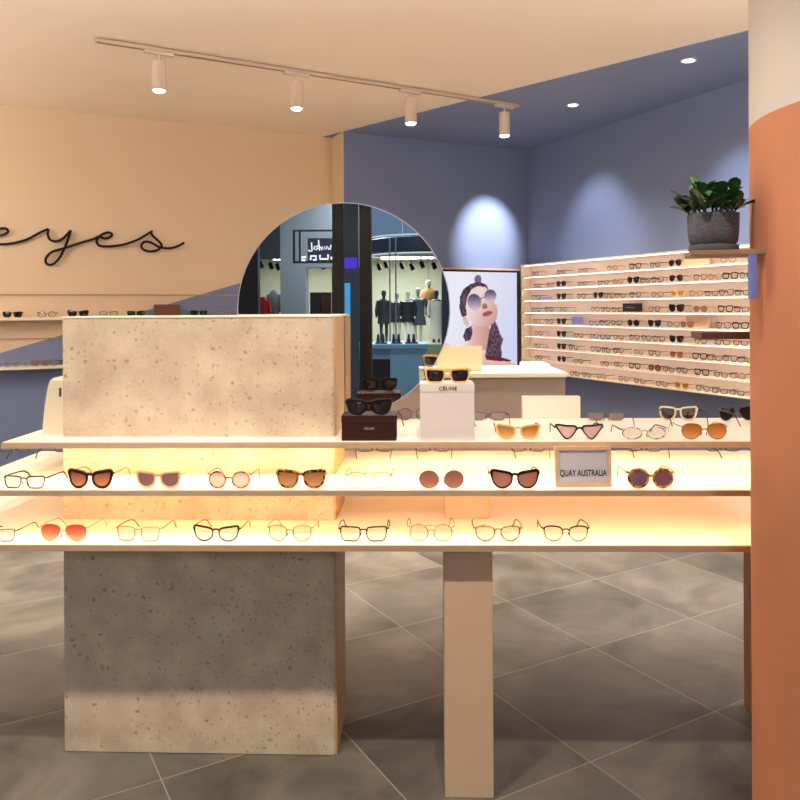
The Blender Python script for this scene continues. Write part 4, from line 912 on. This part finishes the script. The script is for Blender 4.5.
# mannequins
def mannequin(px, foot_py, top_py, D, coat, skin, label, coatlen=.55, wide=1.0):
    f = mat_(px, foot_py, D); hgt = at(px, top_py, D).z - f.z; r_ = thing('mannequin', label, 'mannequin', f, 0, None); k_ = hgt/1.8
    bm = bmesh.new()
    for sx in (-1, 1): add_lathe(bm, [(0, 0), (.05*k_, .0), (.04*k_, .08*k_), (.055*k_, .35*k_), (.05*k_, .48*k_), (.085*k_, .80*k_), (.06*k_, .90*k_), (0, .92*k_)], 12, (sx*.09*k_, 0, 0))
    add_lathe(bm, [(0, .80*k_), (.15*k_, .86*k_), (.12*k_, 1.08*k_), (.17*k_, 1.35*k_), (.19*k_, 1.44*k_), (.06*k_, 1.50*k_), (.05*k_, 1.56*k_), (.075*k_, 1.62*k_), (.085*k_, 1.70*k_), (.06*k_, 1.78*k_), (0, 1.8*k_)], 16, (0, 0, 0), 1, .62)
    for sx in (-1, 1): add_tube(bm, [Vector((sx*.19*k_, 0, 1.42*k_)), Vector((sx*.25*k_, .02, 1.12*k_)), Vector((sx*.24*k_, .08, .86*k_))], [.05*k_, .042*k_, .03*k_], 8)
    obj('body', bm, skin, r_, True)
    bm = bmesh.new(); zb = (1.45-coatlen*1.45)*k_
    add_lathe(bm, [(.25*k_*wide, zb), (.21*k_*wide, (zb/k_+.35)*k_), (.20*k_*wide, 1.15*k_), (.215*k_*wide, 1.38*k_), (.11*k_, 1.49*k_)], 18, (0, 0, 0), 1, .66)
    for sx in (-1, 1): add_tube(bm, [Vector((sx*.19*k_*wide, 0, 1.43*k_)), Vector((sx*.27*k_*wide, .02, 1.12*k_)), Vector((sx*.26*k_*wide, .08, .92*k_))], [.075*k_, .062*k_, .055*k_], 8)
    obj('coat', bm, coat, r_, True)
skw = mat('white_mannequin', (230, 226, 214), .4); skd = mat('grey_mannequin', (60, 56, 58), .5)
D3 = 20.9
strut('wall_plinth', 372, 441, .001, zz(343, D3-.25), 20.35, mat('window_stage', (190, 190, 176), .6), 1.6)
for a in ((384, 343, 290, mat('coat_charcoal', (44, 44, 48), .8), skd, 'mannequin in charcoal, leftmost in the reflected shop window', .55, .9), (397, 343, 292, mat('coat_dark_grey', (70, 70, 72), .8), skw, 'mannequin in a dark grey jacket, second in the reflected shop window', .5, 1),
          (408, 343, 291, mat('coat_black', (26, 26, 28), .8), skw, 'mannequin in black behind the slim posts in the reflected window', .5, 1), (418, 343, 288, mat('coat_slate', (84, 98, 108), .8), skw, 'mannequin in a slate blue coat in the reflected window', .6, 1.1),
          (436.5, 343, 290, mat('dress_pale', (196, 186, 168), .8), skd, 'mannequin in a long pale dress, rightmost in the reflected window', .9, 1)):
    mannequin(a[0], a[1], a[2], D3+{384:0,397:.5,407:0,418:.6}.get(a[0], 0), a[3], a[4], a[5], a[6], a[7])
# camel coat on a hanging bust above the row
hb = thing('hanging_coat', 'camel coat on a white bust hanging above the reflected mannequins', 'coat', mat_(428.5, 316, D3+.9))
bm = bmesh.new(); add_lathe(bm, [(.28, 0), (.29, .25), (.26, .5), (.24, .66), (.09, .80)], 16, (0, 0, 0), 1, .6); obj('coat', bm, mat('camel_wool', (196, 152, 100), .8), hb, True)
bm = bmesh.new(); add_lathe(bm, [(0, .70), (.06, .72), (.05, .80), (.085, .90), (.075, 1.0), (0, 1.03)], 14, (0, 0, 0), 1, .9); obj('bust', bm, skw, hb, True)
bm = bmesh.new(); add_tube(bm, [Vector((0, 0, 1.03)), Vector((0, 0, zz(250, 20.4)-hb.location.z))], .006, 6, up=Vector((1, 0, 0))); obj('wire', bm, m_blk, hb)
# clothes in the left shop
for px, py0, py1, c, lab in ((263, 330, 297, (196, 40, 44), 'red top on a rail in the left reflected shop'), (274, 330, 290, (92, 98, 110), 'grey jacket on a rail in the left reflected shop')):
    dd = 21.2 if c[0] > 150 else 22.2; b_ = mat_(px, py0, dd); h_ = at(px, py1, dd).z-b_.z
    g_ = thing('hanging_garment', lab, 'garment', b_); bm = bmesh.new(); add_lathe(bm, [(.16, 0), (.17, h_*.3), (.15, h_*.6), (.18, h_*.85), (.05, h_)], 14, (0, 0, 0), 1, .5)
    for sx in (-1, 1): add_tube(bm, [Vector((sx*.15, 0, h_*.88)), Vector((sx*.2, 0, h_*.45))], [.06, .05], 8)
    obj('cloth', bm, mat('cloth_%d' % c[0], c, .8), g_, True); bm = bmesh.new(); add_tube(bm, [Vector((0, 0, -b_.z)), Vector((0, 0, h_))], .012, 6, up=Vector((1, 0, 0))); add_lathe(bm, [(0, -b_.z), (.15, -b_.z), (.15, .015-b_.z), (0, .02-b_.z)], 14); obj('stand', bm, m_blk, g_)
for i, px in enumerate((315, 326)):
    tag(vbox('clothes_rack', px-5, px+5, .001, zz(292, 21.6), 21.6, mat('rack_brown' if i else 'rack_dark', (96, 56, 44) if i else (60, 44, 44), .7), .4), 'dark display rack in the middle reflected shop, %s one' % ('right' if i else 'left'), 'rack')
# small black spotlights under the shop ceilings
for i, px in enumerate((260, 270, 277, 309, 322, 378, 385, 401, 411, 421, 433)):
    p_ = mat_(px, 262 + (i % 3), 20.8); zt_ = zz(250, 20.4)
    s_ = thing('shop_spotlight', 'tiny black spotlight on the ceiling of the reflected shops', 'spotlight', (p_.x, p_.y, p_.z), 0, 'black spotlights of the reflected shops')
    bm = bmesh.new(); add_tube(bm, [Vector((0, 0, 0)), Vector((.06, .03, -.16))], .06, 8); obj('head', bm, m_blk, s_); bm = bmesh.new(); add_tube(bm, [Vector((0, 0, 0)), Vector((0, 0, zt_-p_.z))], .012, 6, up=Vector((1, 0, 0))); obj('stem', bm, m_blk, s_)
# mall concourse light
for y, en in ((-8, 420), (-13, 420)):
    ld = bpy.data.lights.new('concourse', 'AREA'); ld.energy = en; ld.color = (.78, .9, 1); ld.size = 3
    lo = bpy.data.objects.new('concourse', ld); COL.objects.link(lo); lo.location = (-1, y, 4.6)

spot((.3, -4.2, 4.7), (.15, -4.9, .9), 950, 45, .6, (.85, .94, 1))  # spot without a lamp body, added to brighten the reflected blue table
# ------------------------------------------------------------------ world
w = bpy.data.worlds.new('world'); S.world = w; w.use_nodes = True
w.node_tree.nodes['Background'].inputs[0].default_value = (1, .93, .87, 1); w.node_tree.nodes['Background'].inputs[1].default_value = .22
